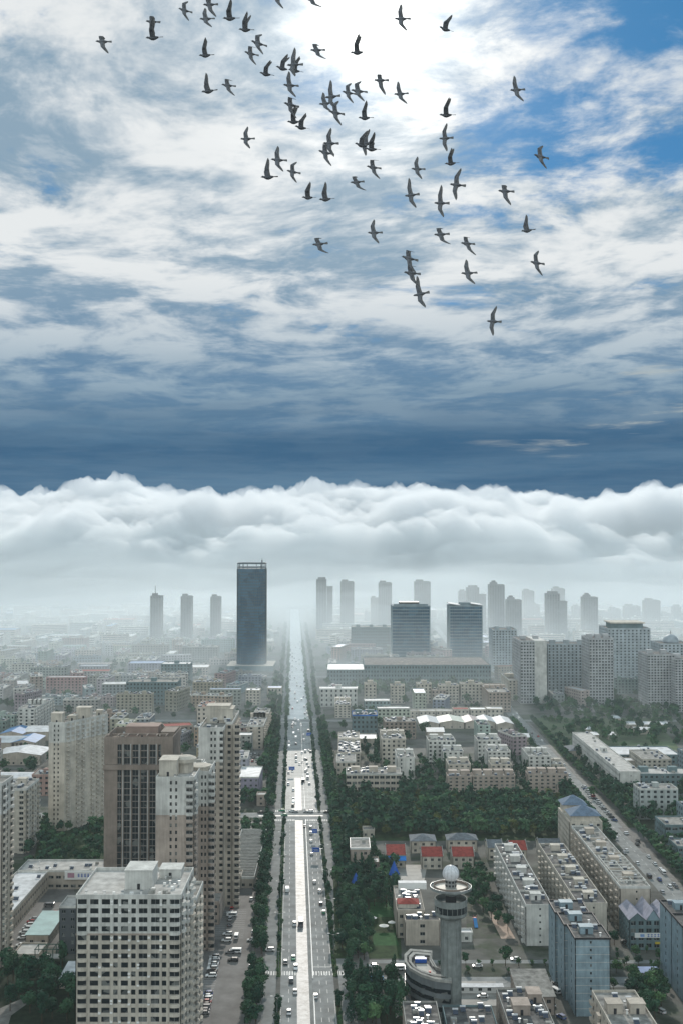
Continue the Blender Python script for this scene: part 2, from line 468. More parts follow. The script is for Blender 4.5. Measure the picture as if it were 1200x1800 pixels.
# ------------------------------------------------------------------ windows, balconies, roof gear
_win = {}
def win_mesh(w, h, g=None, mull=True):
    g = g or glass; k = (round(w, 1), round(h, 1), g.name, mull)
    if k not in _win:
        w, h = k[0], k[1]; b = MB()
        b.box(-w/2, w/2, 0, .08, 0, h, g)
        b.box(-w/2, w/2, -.05, 0, 0, .09, m_frame); b.box(-w/2, w/2, -.05, 0, h-.09, h, m_frame)
        if mull and w > 1.3:
            b.box(-.05, .05, -.045, 0, .09, h-.09, m_frame)
        _win[k] = b.mesh('window')
    return _win[k]
_balc = {}
def balc_mesh(w, d, curved, m):
    k = (round(w,1), round(d,1), curved, m.name)
    if k not in _balc:
        b = MB()
        if curved:
            pts = [(-w/2, 0)] + [(-w/2*math.cos(a)*1.0, -d*math.sin(a)**.8) for a in [math.pi*q/8 for q in range(1, 8)]] + [(w/2, 0)]
        else:
            pts = [(-w/2, 0), (-w/2, -d), (w/2, -d), (w/2, 0)]
        b.prism(pts, -.12, .95, m)
        _balc[k] = b.mesh('balcony')
    return _balc[k]
_hm = None
def heater_mesh():
    global _hm
    if _hm is None:
        b = MB()
        b.hexa([(-.9,-.9,.25),(.9,-.9,.25),(.9,.8,1.25),(-.9,.8,1.25),(-.9,-.9,.33),(.9,-.9,.33),(.9,.8,1.33),(-.9,.8,1.33)], m_panel)
        b.box(-1.05, 1.05, .75, 1.3, 1.25, 1.75, m_heat)
        for x in (-.8, .8): b.box(x-.05, x+.05, .95, 1.05, 0, 1.25, m_steel)
        for x in (-.8, .8): b.box(x-.05, x+.05, -.85, -.75, 0, .25, m_steel)
        _hm = b.mesh('water_heater')
    return _hm
def heater_into(b, x, y, z, r=0):
    b.hexa([(x-.9,y-.9,z+.25),(x+.9,y-.9,z+.25),(x+.9,y+.8,z+1.25),(x-.9,y+.8,z+1.25),(x-.9,y-.9,z+.33),(x+.9,y-.9,z+.33),(x+.9,y+.8,z+1.33),(x-.9,y+.8,z+1.33)], m_panel)
    b.box(x-1.05, x+1.05, y+.75, y+1.3, z+1.25, z+1.75, m_heat)

class Bld:
    """one building: an Empty at its base with wall, roof, windows, balconies, roof gear"""
    def __init__(s, name, label, x0, x1, y0, y1, h, wall, roof=None, near=True, rz=0.0, cat=None, color=None, cap=100, noroot=False, group=None):
        s.x = (x0 + x1) / 2; s.y = (y0 + y1) / 2; s.w = x1 - x0; s.d = y1 - y0; s.h = h
        s.root = empty(name, (s.x, s.y, 0), rz)
        tag(s.root, label, cat or 'apartment building', group)
        s.wall = wall; s.roof = roof or r_conc; s.near = near; s.color = color
        s.W = MB(); s.wins = []; s.balcs = []; s.extra = []; s.cap = cap
        s.R = MB(); s.PR = MB(); s.gear = []
        reserve(x0, x1, y0, y1, 2)
    def core(s, x0, x1, y0, y1, z0, z1, m=None, inset=.3, roof=True, parapet=.9, rm=None, lip=None):
        m = m or s.wall
        s.W.box(x0+inset, x1-inset, y0+inset, y1-inset, z0, z1, m)
        if roof:
            rm = rm or s.roof; lip = lip or m
            s.R.box(x0+.32, x1-.32, y0+.32, y1-.32, z1+.003, z1+.12, rm)
            e = .3; p = z1 + parapet
            s.PR.box(x0-.02, x1+.02, y0-.02, y0+e, z1-.28, p, lip); s.PR.box(x0-.02, x1+.02, y1-e, y1+.02, z1-.28, p, lip)
            s.PR.box(x0-.02, x0+e, y0+e, y1-e, z1-.28, p-.004, lip); s.PR.box(x1-e, x1+.02, y0+e, y1-e, z1-.28, p-.004, lip)
    def facade(s, A, B, z0, nfl, fh, cols, proud=.3, m=None, wh=1.5, sill=.9, bands=True, show=True, wg=None, m2=None, zsplit=None, tail=None):
        m = m or s.wall
        L = math.hypot(B[0]-A[0], B[1]-A[1]); t = ((B[0]-A[0])/L, (B[1]-A[1])/L)
        n = (t[1], -t[0]); yaw = math.atan2(t[1], t[0])
        o = (A[0]-n[0]*proud, A[1]-n[1]*proud)       # core plane
        H = nfl * fh; tail = tail if tail is not None else 0
        def mm(z): return m2 if (m2 is not None and z >= zsplit) else m
        if bands:
            for k in range(nfl + 1):
                za = z0 + (k-1)*fh + sill + wh if k else z0
                zb = z0 + k*fh + sill if k < nfl else z0 + H
                s.W.obox(o, t, 0, L, 0, proud-.02, za, zb, mm((za+zb)/2))
        edges = [0.0]
        for c in sorted(cols): edges += [c[0]-c[1]/2, c[0]+c[1]/2]
        edges.append(L)
        for k in range(0, len(edges), 2):
            a, b = edges[k], edges[k+1]
            if b - a > .02:
                if m2 is None: s.W.obox(o, t, a, b, 0, proud, z0, z0+H-.005, m)
                else:
                    s.W.obox(o, t, a, b, 0, proud, z0, zsplit, m); s.W.obox(o, t, a, b, 0, proud, zsplit, z0+H-.005, m2)
        for c in cols:
            cx, cw = c[0], c[1]; kind = c[2] if len(c) > 2 else 'w'
            for k in range(nfl):
                z = z0 + k*fh + sill
                p = (o[0]+t[0]*cx+n[0]*.1, o[1]+t[1]*cx+n[1]*.1)
                if kind == 'b' or kind == 'bc':
                    bw = c[3]; bd = c[4]
                    q = (A[0]+t[0]*cx, A[1]+t[1]*cx)
                    s.balcs.append((show, q[0]+n[0]*.01, q[1]+n[1]*.01, z0+k*fh+.1, yaw, bw, bd, kind == 'bc', mm(z)))
                    if kind == 'bc':       # glazed bay above the parapet
                        s.wins.append((show, p[0]+n[0]*(proud+.1), p[1]+n[1]*(proud+.1), z+.15, yaw, bw*.8, wh-.1, wg))
                        continue
                s.wins.append((show, p[0], p[1], z, yaw, cw-.06, wh, wg))
    def head(s, x0, x1, y0, y1, z0, h, m=None, name='stairhead', door=True):
        b = MB(); m = m or s.wall
        b.box(x0, x1, y0, y1, z0, z0+h, m, s.roof); b.box(x0-.2, x1+.2, y0-.2, y1+.2, z0+h+.002, z0+h+.25, m)
        hd = b.build(name, s.root, color=s.color)
        if door and s.near:
            b = MB(); b.box((x0+x1)/2-.5, (x0+x1)/2+.5, y0-.06, y0-.004, z0, z0+2.0, m_dark); b.build('door', hd)
    def gearat(s, x, y, z, kind='h'):
        s.gear.append((x, y, z, kind))
    def scatter(s, x0, x1, y0, y1, z, n, rnd):
        for k in range(n):
            s.gear.append((rnd.uniform(x0, x1), rnd.uniform(y0, y1), z, rnd.choice('hhhbv')))
    def done(s):
        # windows -------------------------------------------------------
        rest = MB(); big = s.wins
        if s.near:
            vis = [w for w in big if w[0]]; vis.sort(key=lambda w: (-round(w[5]*w[6], 1), -w[3]))
            own = vis[:s.cap]; left = vis[s.cap:] + [w for w in big if not w[0]]
            for _, x, y, z, yaw, w, h, g in own:
                inst('window', win_mesh(w, h, g), s.root, (x, y, z), yaw)
        else: left = big
        tgt = rest if s.near else s.W
        for _, x, y, z, yaw, w, h, g in left:
            t = (math.cos(yaw), math.sin(yaw)); tgt.obox((x, y), t, -w/2, w/2, -.08, 0.0, z, z+h, g or glass)
        if s.near and rest.f:
            tag(rest.build('window', s.root), kind='stuff')
        cnt = 0; rb = MB()
        for show, x, y, z, yaw, w, d, c, m in sorted(s.balcs, key=lambda b: -b[3]):
            if s.near and show and cnt < 90:
                o = inst('balcony', balc_mesh(w, d, c, m), s.root, (x, y, z), yaw); cnt += 1
            else:
                me = balc_mesh(w, d, c, m); base = len(rb.v); mx = Matrix.Translation((x, y, z)) @ Matrix.Rotation(yaw, 4, 'Z')
                tg = rb if s.near else s.W; base = len(tg.v)
                tg.v += [tuple(mx @ v.co) for v in me.vertices]; k = tg.mi(m)
                for p in me.polygons: tg.f.append(tuple(base+i for i in p.vertices)); tg.i.append(k)
        if s.near and rb.f: tag(rb.build('balcony', s.root), kind='stuff')
        # roof gear
        for x, y, z, kd in s.gear:
            if s.near:
                if kd == 'h': inst('water_heater', heater_mesh(), s.root, (x, y, z))
                else:
                    b = MB(); q = random.uniform(.4, 1.1)
                    if kd == 'b': b.box(x-q, x+q, y-q*.8, y+q*.8, z+.05, z+.4+q, m_white if q < .7 else m_conc)
                    else: b.cyl(x, y, .35, z, z+1.2, m_white, 8); b.cyl(x, y, .55, z+1.2, z+1.45, m_steel, 8)
                    b.build('roof_vent', s.root)
            else:
                if kd == 'h': heater_into(s.R, x, y, z)
                else:
                    q = random.uniform(.4, 1.1); s.R.box(x-q, x+q, y-q*.8, y+q*.8, z+.05, z+.4+q, m_white if q < .7 else m_conc)
        s.W.build('wall', s.root, color=s.color)
        if not s.near:
            o_ = len(s.R.v); s.R.v += s.PR.v; s.R.f += [tuple(o_+q for q in f) for f in s.PR.f]; s.R.i += [s.R.mi(s.PR.m[i]) for i in s.PR.i]
        if s.R.f:
            ro = s.R.build('roof', s.root, color=s.color)
            if s.near and s.PR.f: s.PR.build('parapet', ro, color=s.color)
        return s.root
def even(L, step, w, m0=None):
    n = max(1, int(L / step)); st = L / n
    return [(st*(i+.5), w) for i in range(n)]
# ------------------------------------------------------------------ ground, roads
KX = -0.043
def AV(u, Y): return (KX * Y + u, Y)
def ribbon(name, u0, u1, Y0, Y1, z, m, f=AV, n=1, lab=None):
    vs = []; fs = []
    for i in range(n+1):
        Y = Y0 + (Y1-Y0)*i/n; a = f(u0, Y); b = f(u1, Y); vs += [(*a, z), (*b, z)]
    for i in range(n): fs.append((2*i, 2*i+1, 2*i+3, 2*i+2))
    o = mesh_obj(name, vs, fs, [m]); o['kind'] = 'structure'; return o
def sheet(name, pts, z, m):
    o = mesh_obj(name, [(x, y, z) for x, y in pts], [tuple(range(len(pts)))], [m]); o['kind'] = 'structure'; return o
def slab(name, pts, z0, z1, m):
    b = MB(); b.prism(pts, z0, z1, m); o = b.build(name); o['kind'] = 'structure'; return o
m_ground = mat('city_ground', (.11, .11, .10), var=.5, scale=.06, rough=.9, spec=.12, col2=(.04, .055, .032), thr=(.018, .5, .62))
m_asph = mat('asphalt', (.22, .23, .23), var=.35, scale=.12, rough=.8, spec=.12)
m_road2 = mat('worn_road', (.22, .228, .225), var=.3, scale=.15, rough=.85, spec=.12)
m_wet_glare = mat('wet_glare_lanes', (.33, .33, .33), var=.45, scale=.3, rough=.55, spec=.3, col2=(.18,.185,.185), thr=(.25,.5,.62), bump=.25)  # glare of the wet surface painted in as a paler base colour
m_pave = mat('paving', (.17, .165, .155), var=.35, scale=.3, rough=.8)
m_lot = mat('car_park_surface', (.155, .15, .145), var=.35, scale=.1, rough=.8, spec=.15)
m_mark = mat('road_paint', (.62, .62, .60), var=.3, scale=.8, rough=.6)
mesh_obj('ground', [(-9000,-500,0),(9000,-500,0),(9000,9000,0),(-9000,9000,0)], [(0,1,2,3)], [m_ground])['kind'] = 'structure'
YE = 2990
# pavements along the avenue, with the carriageways let in as kerbed strips
for a, b, nm in ((-17.5, -11.5, 'pavement'), (24.5, 33.0, 'pavement')):
    for y0, y1 in ((380, 742), (758, 1135), (1150, 1495), (1520, YE)):
        slab(nm, [AV(a, y0), AV(b, y0), AV(b, y1), AV(a, y1)], 0, .14, m_pave)
for a, b in ((-6.4, -4.6), (17.0, 19.0)):
    for y0, y1 in ((380, 452), (474, 739), (762, 1130), (1152, 1492), (1522, YE)):
        slab('verge', [AV(a, y0), AV(b, y0), AV(b, y1), AV(a, y1)], 0, .16, m_green)
ribbon('avenue_road', -4.6, 17.0, 380, YE, .012, m_asph)
ribbon('side_road', -11.5, -6.4, 380, YE, .012, m_road2)
ribbon('side_road', 19.0, 24.5, 380, YE, .012, m_road2)
ribbon('wet_glare_lane', 2.0, 6.9, 380, 737, .016, m_wet_glare)
ribbon('wet_glare_lane', 2.0, 6.6, 764, 868, .016, m_wet_glare)
ribbon('pale_road_lane', 6.9, 8.2, 380, 737, .016, m_road2)
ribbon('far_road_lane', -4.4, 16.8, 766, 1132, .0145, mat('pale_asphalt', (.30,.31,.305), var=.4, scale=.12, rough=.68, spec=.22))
ribbon('far_road_lane', -4.4, 16.8, 1150, YE, .015, mat('far_sheen_asphalt', (.60,.61,.61), var=.3, scale=.06, rough=.34, spec=1.0))  # sheen of the distant road put into a very pale base colour
# cross streets
sheet('cross_street', [(-420, 744), (AV(-4.6,0)[0]-30, 744), (-6, 744), (-6, 757), (-420, 757)], .014, m_road2)
sheet('wet_glare_crossing', [(-54, 747.5), (-12, 747.5), (-12, 750.5), (-54, 750.5)], .018, m_wet_glare)
sheet('cross_street', [(-700, 1136), (600, 1136), (600, 1148), (-700, 1148)], .014, m_road2)
sheet('cross_street', [(-900, 1498), (700, 1498), (700, 1518), (-900, 1518)], .014, m_road2)
sheet('cross_street', [(AV(24.5, 470)[0], 463), (300, 463), (300, 474), (AV(24.5,470)[0], 474)], .014, m_asph)
sheet('service_road', [(AV(24.5, 492)[0], 489), (300, 489), (300, 493), (AV(24.5,490)[0], 493)], .014, m_road2)
S2 = lambda u, Y: (168 + (Y-560)*.0145 + u, Y)
ribbon('second_avenue_road', -5.8, 5.8, 400, 2400, .018, m_road2, f=S2)
slab('pavement', [S2(5.8, 400), S2(9, 400), S2(9, 1130), S2(5.8, 1130)], 0, .13, m_pave)
# far diagonal boulevards in the haze, their shine put into the pale colour
sheet('far_street', [At(760,1098,2650).xy[:] if False else (P(762,1100).x, P(762,1100).y), (P(768,1099).x, P(768,1099).y), (P(792,1132).x, P(792,1132).y), (P(784,1132).x, P(784,1132).y)], .02, m_wet_glare)
reserve(KX*900-25, KX*400+36, 380, 900); 
for y in range(900, 3000, 100): reserve(KX*(y+100)-20, KX*y+36, y, y+100)
for y in range(400, 2400, 100): reserve(S2(-10,y)[0], S2(13,y+100)[0], y, y+100)
reserve(-420, 0, 740, 760); reserve(-700, 600, 1134, 1150); reserve(-900, 700, 1496, 1520); reserve(0, 300, 460, 496)
# markings ---------------------------------------------------------------
mk = MB()
def q(u0, u1, Y0, Y1, f=AV, z=.022):
    mk.poly([(*f(u0,Y0), z), (*f(u1,Y0), z), (*f(u1,Y1), z), (*f(u0,Y1), z)], m_mark)
for u in (-1.2, 11.2, 14.1):
    Y = 385
    while Y < 1100:
        if not (736 < Y < 766): q(u-.09, u+.09, Y, Y+4)
        Y += 9
for u in (-4.3, 16.6):
    q(u-.08, u+.08, 385, 450); q(u-.08, u+.08, 476, 736); q(u-.08, u+.08, 766, 1128)
for Yc in (478, 737, 762, 1131, 1152):
    u = -11
    while u < 24:
        if not 1.8 < u < 8.6: q(u, u+.55, Yc-2.2, Yc+2.2)
        u += 1.1
for Yc in (485, 731): q(9, 16.8, Yc-.2, Yc+.2)
Y = 410
while Y < 1130: q(-.08, .08, Y, Y+4, f=S2, z=.026); Y += 9
x = 40
while x < 290: mk.poly([(x,468.4,.022),(x+3,468.4,.022),(x+3,468.6,.022),(x,468.6,.022)], m_mark); x += 8
def bays(u0, u1, Y0, Y1, step, f=AV):
    Y = Y0
    while Y <= Y1: q(u0, u1, Y-.06, Y+.06, f, z=.036); Y += step
bays(-36, -31, 436, 505, 2.6); bays(-27, -22, 520, 560, 2.6); bays(-36, -31, 520, 700, 2.7); bays(-25, -20, 600, 700, 2.7)
tag(mk.build('road_markings'), kind='structure')
# car park at the foot of the towers
slot = [AV(-38, 400), AV(-17.6, 400), AV(-17.6, 735), AV(-40, 735)]
sheet('car_park', slot, .03, m_lot)
# lawns and grounds
def pxpoly(pts): return [(P(x, y).x, P(x, y).y) for x, y in pts]
sheet('field', pxpoly([(930,1262),(1150,1262),(1195,1318),(985,1330)]), .02, mat('rough_grass', (.07, .11, .05), var=.5, scale=.04, rough=.95, spec=.1, col2=(.14,.13,.10), thr=(.03,.55,.7)))
sheet('park_ground', pxpoly([(585,1388),(1000,1388),(1010,1478),(580,1478)]), .02, m_green)
sheet('lawn', pxpoly([(650,1586),(690,1586),(694,1612),(650,1612)]), .03, mat('lawn_grass', (.035,.10,.035), var=.3, scale=.4, rough=.95, spec=.1))
sheet('lawn', pxpoly([(654,1640),(694,1640),(700,1662),(656,1662)]), .03, MATS['lawn_grass'])
sheet('garden_ground', pxpoly([(585,1530),(700,1530),(705,1685),(590,1685)]), .015, m_green)
sheet('courtyard', pxpoly([(805,1725),(870,1725),(872,1768),(803,1768)]), .02, mat('pale_paving', (.30,.29,.27), var=.25, scale=.2, rough=.7))
sheet('courtyard', pxpoly([(690,1725),(722,1725),(722,1770),(695,1790)]), .02, MATS['pale_paving'])
sheet('courtyard', pxpoly([(690,1548),(745,1548),(750,1520),(682,1520)]), .02, MATS['pale_paving'])
sheet('playground', pxpoly([(850,1590),(870,1590),(905,1650),(880,1650)]), .03, mat('playground_surface', (.40,.30,.24), var=.2, scale=.3, rough=.8))
sheet('garden_ground', pxpoly([(815,1530),(850,1530),(900,1650),(820,1650)]), .018, mat('yard_ground', (.07,.075,.06), var=.5, scale=.2, col2=(.03,.045,.025), thr=(.1,.45,.6)))
sheet('courtyard', pxpoly([(28,1560),(130,1560),(150,1665),(20,1665)]), .02, m_lot)
sheet('garden_ground', pxpoly([(-40,1690),(150,1690),(150,1830),(-60,1830)]), .02, mat('dark_garden', (.02,.03,.018), var=.5, scale=.3, rough=.95, spec=.1))  # very dark green ground
sheet('garden_path', pxpoly([(-5,1775),(40,1755),(52,1762),(20,1785),(12,1812),(-8,1812)]), .03, m_pave)
sheet('garden_ground', pxpoly([(70,1455),(190,1455),(190,1520),(60,1520)]), .02, m_green)
sheet('car_park', pxpoly([(425,1312),(476,1312),(476,1345),(422,1345)]), .03, m_lot)
sheet('car_park', pxpoly([(985,1234),(1040,1234),(1062,1252),(985,1252)]), .03, m_lot)
sheet('forecourt', pxpoly([(1085,1455),(1130,1455),(1185,1500),(1130,1500)]), .02, m_lot)
# ------------------------------------------------------------------ the towers on the west side of the avenue
rnd = random.Random(11)
_ac = MB(); _ac.box(-.42, .42, -.38, 0, 0, .58, m_white); _ac.cyl(0, -.2, .1, .581, .6, m_dark, 6); ac_mesh = _ac.mesh('air_conditioner')
def towerA():
    b = Bld('apartment_tower', 'big white apartment block with rows of dark square windows and a stair box on top', -89, -53.6, 385, 417, 60, w_cream)
    w, d = b.w/2, b.d/2
    b.core(-w, w, -d, d, 0, 60, parapet=1.2, lip=w_white, rm=r_pale)
    cols = [(2.2,2.6,'bc',3.6,1.3),(6.2,2.8),(10.1,2.8),(13.4,1.5),(16.4,2.4),(19.4,1.5),(22.6,2.9),(26.7,2.9),(29.7,1.5),(33.2,3.0,'bc',4.0,1.5)]
    b.facade((-w,-d), (w,-d), 0, 20, 3.0, cols, wh=1.75, sill=.85, m2=w_white, zsplit=48)
    b.facade((w,-d), (w,d), 0, 20, 3.0, [(3,2.4,'bc',3.8,1.3),(8.5,1.4),(12.5,2.4,'bc',3.6,1.3),(17,1.4),(21.5,2.4,'bc',3.6,1.3),(27.5,2.6,'bc',4,1.4)], wh=1.7, sill=.9, m2=w_white, zsplit=48)
    b.facade((-w,d), (-w,-d), 0, 20, 3.0, even(32, 5, 1.6), wh=1.6, show=False, m2=w_white, zsplit=48)
    s = MB(); s.box(-w-.08, w+.08, -d-.12, -d-.001, 47.7, 48.25, w_tan); s.box(w+.001, w+.1, -d, d, 47.7, 48.25, w_tan); s.build('string_course', b.root)
    b.head(-3, 6.5, -7, 4, 60.1, 6.4, w_white); b.head(6.8, 14.5, 6, 14, 60.1, 3.0, w_white, name='lift_house')
    x = -15
    while x < 15: b.gearat(x, -13 + rnd.uniform(-.5, 1.5), 60.1, rnd.choice('bv')); x += 3.1
    for k in range(10): b.gearat(rnd.uniform(7, 16), rnd.uniform(-12, 5), 60.1, rnd.choice('bvb'))
    for k in range(60):
        cx_ = rnd.choice((8.1, 12.1, 14.9, 18.0, 21.0, 24.6, 28.6)); fl = rnd.randrange(5, 20)
        inst('air_conditioner', ac_mesh, b.root, (-w+cx_, -d-.02, fl*3.0+rnd.choice((.5, .7, 1.6))))
    b.done()
    b = Bld('apartment_tower', 'lower stepped wing with stacked rounded balconies behind the big white apartment block', -66, -53.0, 419, 441, 48, w_cream)
    w, d = b.w/2, b.d/2
    b.core(-w, w, -d, d, 0, 48, parapet=1.1, lip=w_white); b.facade((-w,-d), (w,-d), 0, 16, 3.0, [(3,1.4),(7,1.2),(10.6,2.4,'bc',4,1.3)], wh=1.5)
    b.facade((w,-d), (w,d), 0, 16, 3.0, [(3,2.4,'bc',3.8,1.2),(8,1.2),(13,2.4,'bc',3.8,1.2),(19,1.2)], wh=1.5)
    b.head(-3, 4, -4, 5, 48.1, 4); b.done()
towerA()
def towerD():
    b = Bld('apartment_tower', 'pink and white apartment tower with a pale rounded penthouse, in front of the dark glass office tower', -79, -58.2, 488, 528, 78, w_tan)
    b.root['label'] = 'pink and white tower with slim paired windows and a rounded cream penthouse'
    w, d = b.w/2, b.d/2; xs = 16.4 - w          # front volume is 16.4 wide, second one steps back
    b.core(-w, xs, -d, d, 0, 78, parapet=1.2, lip=w_white, rm=r_pale)
    b.core(xs, w, -d+17, d, 0, 77.2, parapet=1.0, lip=w_white, rm=r_pale)
    b.facade((-w,-d), (xs,-d), 0, 26, 3.0, [(6.4,.9),(8.7,.9),(14.4,2.6,'bc',3.4,1.2)], wh=1.5, m2=w_white, zsplit=63)
    b.facade((xs,-d), (xs,-d+17), 0, 26, 3.0, [(3,2.2,'bc',3.2,1.2),(8,1),(12,2.0)], wh=1.5, m2=w_white, zsplit=63)
    b.facade((xs,-d+17), (w,-d+17), 0, 25, 3.08, [(1.2,.8),(2.7,.8),(5.4,2.4,'bc',3.2,1.3)], wh=1.5, m2=w_white, zsplit=63)
    b.facade((w,-d+17), (w,d), 0, 25, 3.08, [(3,2.2,'bc',3.2,1.2),(8,1),(13,2.2,'bc',3.2,1.2),(19,1.2)], wh=1.5, m2=w_white, zsplit=63)
    b.head(-w+.4, -w+8, -d+6, -d+18, 78.1, 6.8, w_cream, name='machine_room')
    p = MB(); p.lathe([(3.6,78),(3.6,82.5),(5.0,82.7),(5.0,84.2),(3.0,85.2),(0.01,85.4)], w_cream, 12, x=0, y=-d+16); p.build('penthouse', b.root)
    p = MB(); p.lathe([(4.8,77.2),(4.8,79.0),(5.4,79.1),(5.4,79.6),(0.01,79.9)], w_cream, 12, x=w-5.2, y=-d+24); p.build('roof_terrace', b.root)
    for k in range(8): b.gearat(rnd.uniform(-w+2, w-2), rnd.uniform(-d+20, d-2), 78, rnd.choice('bv'))
    for k in range(5): b.gearat(rnd.uniform(-w+7, xs-1), rnd.uniform(-d+1, -d+5), 78, rnd.choice('bv'))
    b.done()
    b = Bld('apartment_tower', 'tall beige apartment tower with a long side of diagonal-looking balconies beside the avenue trees', -69.2, -53.6, 555, 602, 88, w_beige)
    w, d = b.w/2, b.d/2; xs = -w + 12.2
    b.core(-w, xs, -d, d, 0, 88, parapet=1.2, lip=w_white); b.core(xs, w, -d+9, d, 0, 89.5, parapet=1.0, lip=w_white)
    b.facade((-w,-d), (xs,-d), 0, 29, 3.03, [(6.2,.9),(8.0,.9),(11,1.6,'b',2.0,1.0)], wh=1.5, m2=w_white, zsplit=72.7)
    b.facade((xs,-d), (xs,-d+9), 0, 29, 3.03, [(3,1.4),(6.5,1.4)], wh=1.5)
    b.facade((xs,-d+9), (w,-d+9), 0, 29, 3.08, [(1.8,1.6),(5.6,2.2,'b',3.0,1.3)], wh=1.6)
    b.facade((w,-d+9), (w,d), 0, 29, 3.08, [(2.6,2.2,'b',3.0,1.2),(8,2.2,'b',3,1.2),(14,2.2,'b',3,1.2),(20,2.2,'b',3,1.2),(26,2.2,'b',3,1.2),(32,2.2,'b',3,1.2)], wh=1.6)
    b.head(-w+1.5, -w+13, -d+20, -d+30, 88.1, 8.5, w_cream, name='machine_room'); b.head(-1, 7, -4, 8, 89.6, 5.5, w_cream); b.head(-w+1, 2, 12, 20, 88.1, 4.2, w_white, name='lift_house')
    for k in range(26): b.gearat(rnd.uniform(-w+2, w-2), rnd.uniform(-d+10, d-2), 89.7, rnd.choice('bvh'))
    for k in range(5): b.gearat(rnd.uniform(-w+2, xs-1), rnd.uniform(-d+1, -d+8), 88.1, rnd.choice('bvh'))
    b.done()
towerD()
def officeC():
    b = Bld('office_tower', 'brown stone office tower with tall dark glass strips and a heavy framed crown', -122.2, -86.8, 590, 622, 78, w_brown, cat='office tower', cap=100)
    w, d = b.w/2, b.d/2
    b.core(-w, w, -d, d, 0, 75, inset=.5, parapet=3.6, rm=mat('brown_roof', (.20,.16,.13), var=.5, scale=.3))
    white = m_steel
    cols = [(7.9,2.1),(11.8,3.2),(16.1,3.2),(20.5,3.2),(25,3.2),(28.6,1.6)]
    b.facade((-w,-d), (w,-d), 0, 19, 3.25, cols, wh=3.05, sill=.1, proud=.5)
    b.facade((-w,-d), (w,-d), 64.5, 3, 3.5, cols, wh=3.2, sill=.15, proud=.5)
    f = MB()
    for x in (10.0, 13.9, 18.3, 22.75, 27.1): f.box(-w+x-.45, -w+x+.05, -d-.55, -d-.002, 0, 75, mat('stone_fin', (.42,.42,.41), streak=.2))
    f.build('fins', b.root)
    c = MB(); c.box(-w-.3, w+.3, -d-.9, -d-.003, 61.9, 64.3, w_brown); c.box(w+.002, w+.9, -d, d, 61.9, 64.3, w_brown); c.build('cornice', b.root)
    b.facade((w,-d), (w,d), 0, 19, 3.25, [(6,2.4),(12,2.4),(18,2.4),(25,2.4)], wh=2.4, sill=.4)
    r = MB()
    for x in range(-16, 18, 5): r.box(x-.25, x+.25, -d+.6, -d+6, 78.7, 79.3, w_brown)
    for x in range(-16, 18, 5): r.box(x-.25, x+.25, -d+5.6, -d+6, 75.2, 78.7, w_brown)
    r.box(-w+3, w-3, -d+6.2, -d+6.8, 78.6, 79.4, w_brown); r.build('pergola', b.root)
    b.head(-9, 8, -3, 9, 75.2, 6.5, mat('pink_stone', (.30,.22,.19)), name='machine_room'); b.head(10, 17, -6, 10, 75.2, 4.2, w_brown, name='plant_room')
    for k in range(22): b.gearat(rnd.uniform(-w+2, w-2), rnd.uniform(-9, d-2), 75.2, rnd.choice('bv'))
    for k in range(10): b.gearat(rnd.uniform(-w+2, w-2), rnd.uniform(-9, -5), 75.2, 'b')
    b.done()
officeC()
def ftower():
    # front end square to the avenue, long flank turned away from it
    A, B2, C, D = (-181.6,710), (-171.6,710), (-152.2,746), (-164,752)
    b = Bld('apartment_tower', 'long cream apartment block with a stepped roofline, its flank covered with small balconies, behind the brown office tower', -181.6, -152, 710, 750, 66, w_cream)
    b.root['label'] = 'cream slab block with a balcony-covered flank, among trees west of the brown office tower'
    L = lambda p: (p[0]-b.x, p[1]-b.y)
    pl = [L(A), L(B2), L(C), L(D)]
    cx = sum(p[0] for p in pl)/4; cy = sum(p[1] for p in pl)/4
    ins = [(cx+(x-cx)*.965, cy+(y-cy)*.965) for x, y in pl]
    b.W.prism(ins, 0, 66, w_cream, r_conc)
    b.facade(pl[0], pl[1], 0, 23, 2.87, [(3.6,.9),(6.0,.9)], wh=1.4, proud=.5, m2=w_white, zsplit=54.5)
    Lf = math.hypot(C[0]-B2[0], C[1]-B2[1])
    b.facade(pl[1], pl[2], 0, 23, 2.87, [(3.2,2.8,'b',3,1.2),(7.6,2.6),(12,2.8,'b',3,1.2),(17,2.6,'b',3,1.2),(21.5,2.6),(26,2.8,'b',3,1.2),(31,2.6,'b',3,1.2),(36.5,2.6,'b',3,1.2)], wh=1.75, proud=.5, m2=w_white, zsplit=54.5)
    for x, y, ww, dd, h in ((-10.5,-14,7,7,6),(-3,-6,5,6,3.2),(2,4,9,7,7),(9.5,15,4,5,3.5)):
        b.head(x-ww/2, x+ww/2, y-dd/2, y+dd/2, 66, h, w_cream)
    p = MB()
    for i in range(4):
        a, c = pl[i], pl[(i+1) % 4]; ln = math.hypot(c[0]-a[0], c[1]-a[1]); p.obox(a, ((c[0]-a[0])/ln, (c[1]-a[1])/ln), 0, ln, -.5, .04, 65.7, 67, w_white)
    p.build('parapet', b.root); b.done()
ftower()
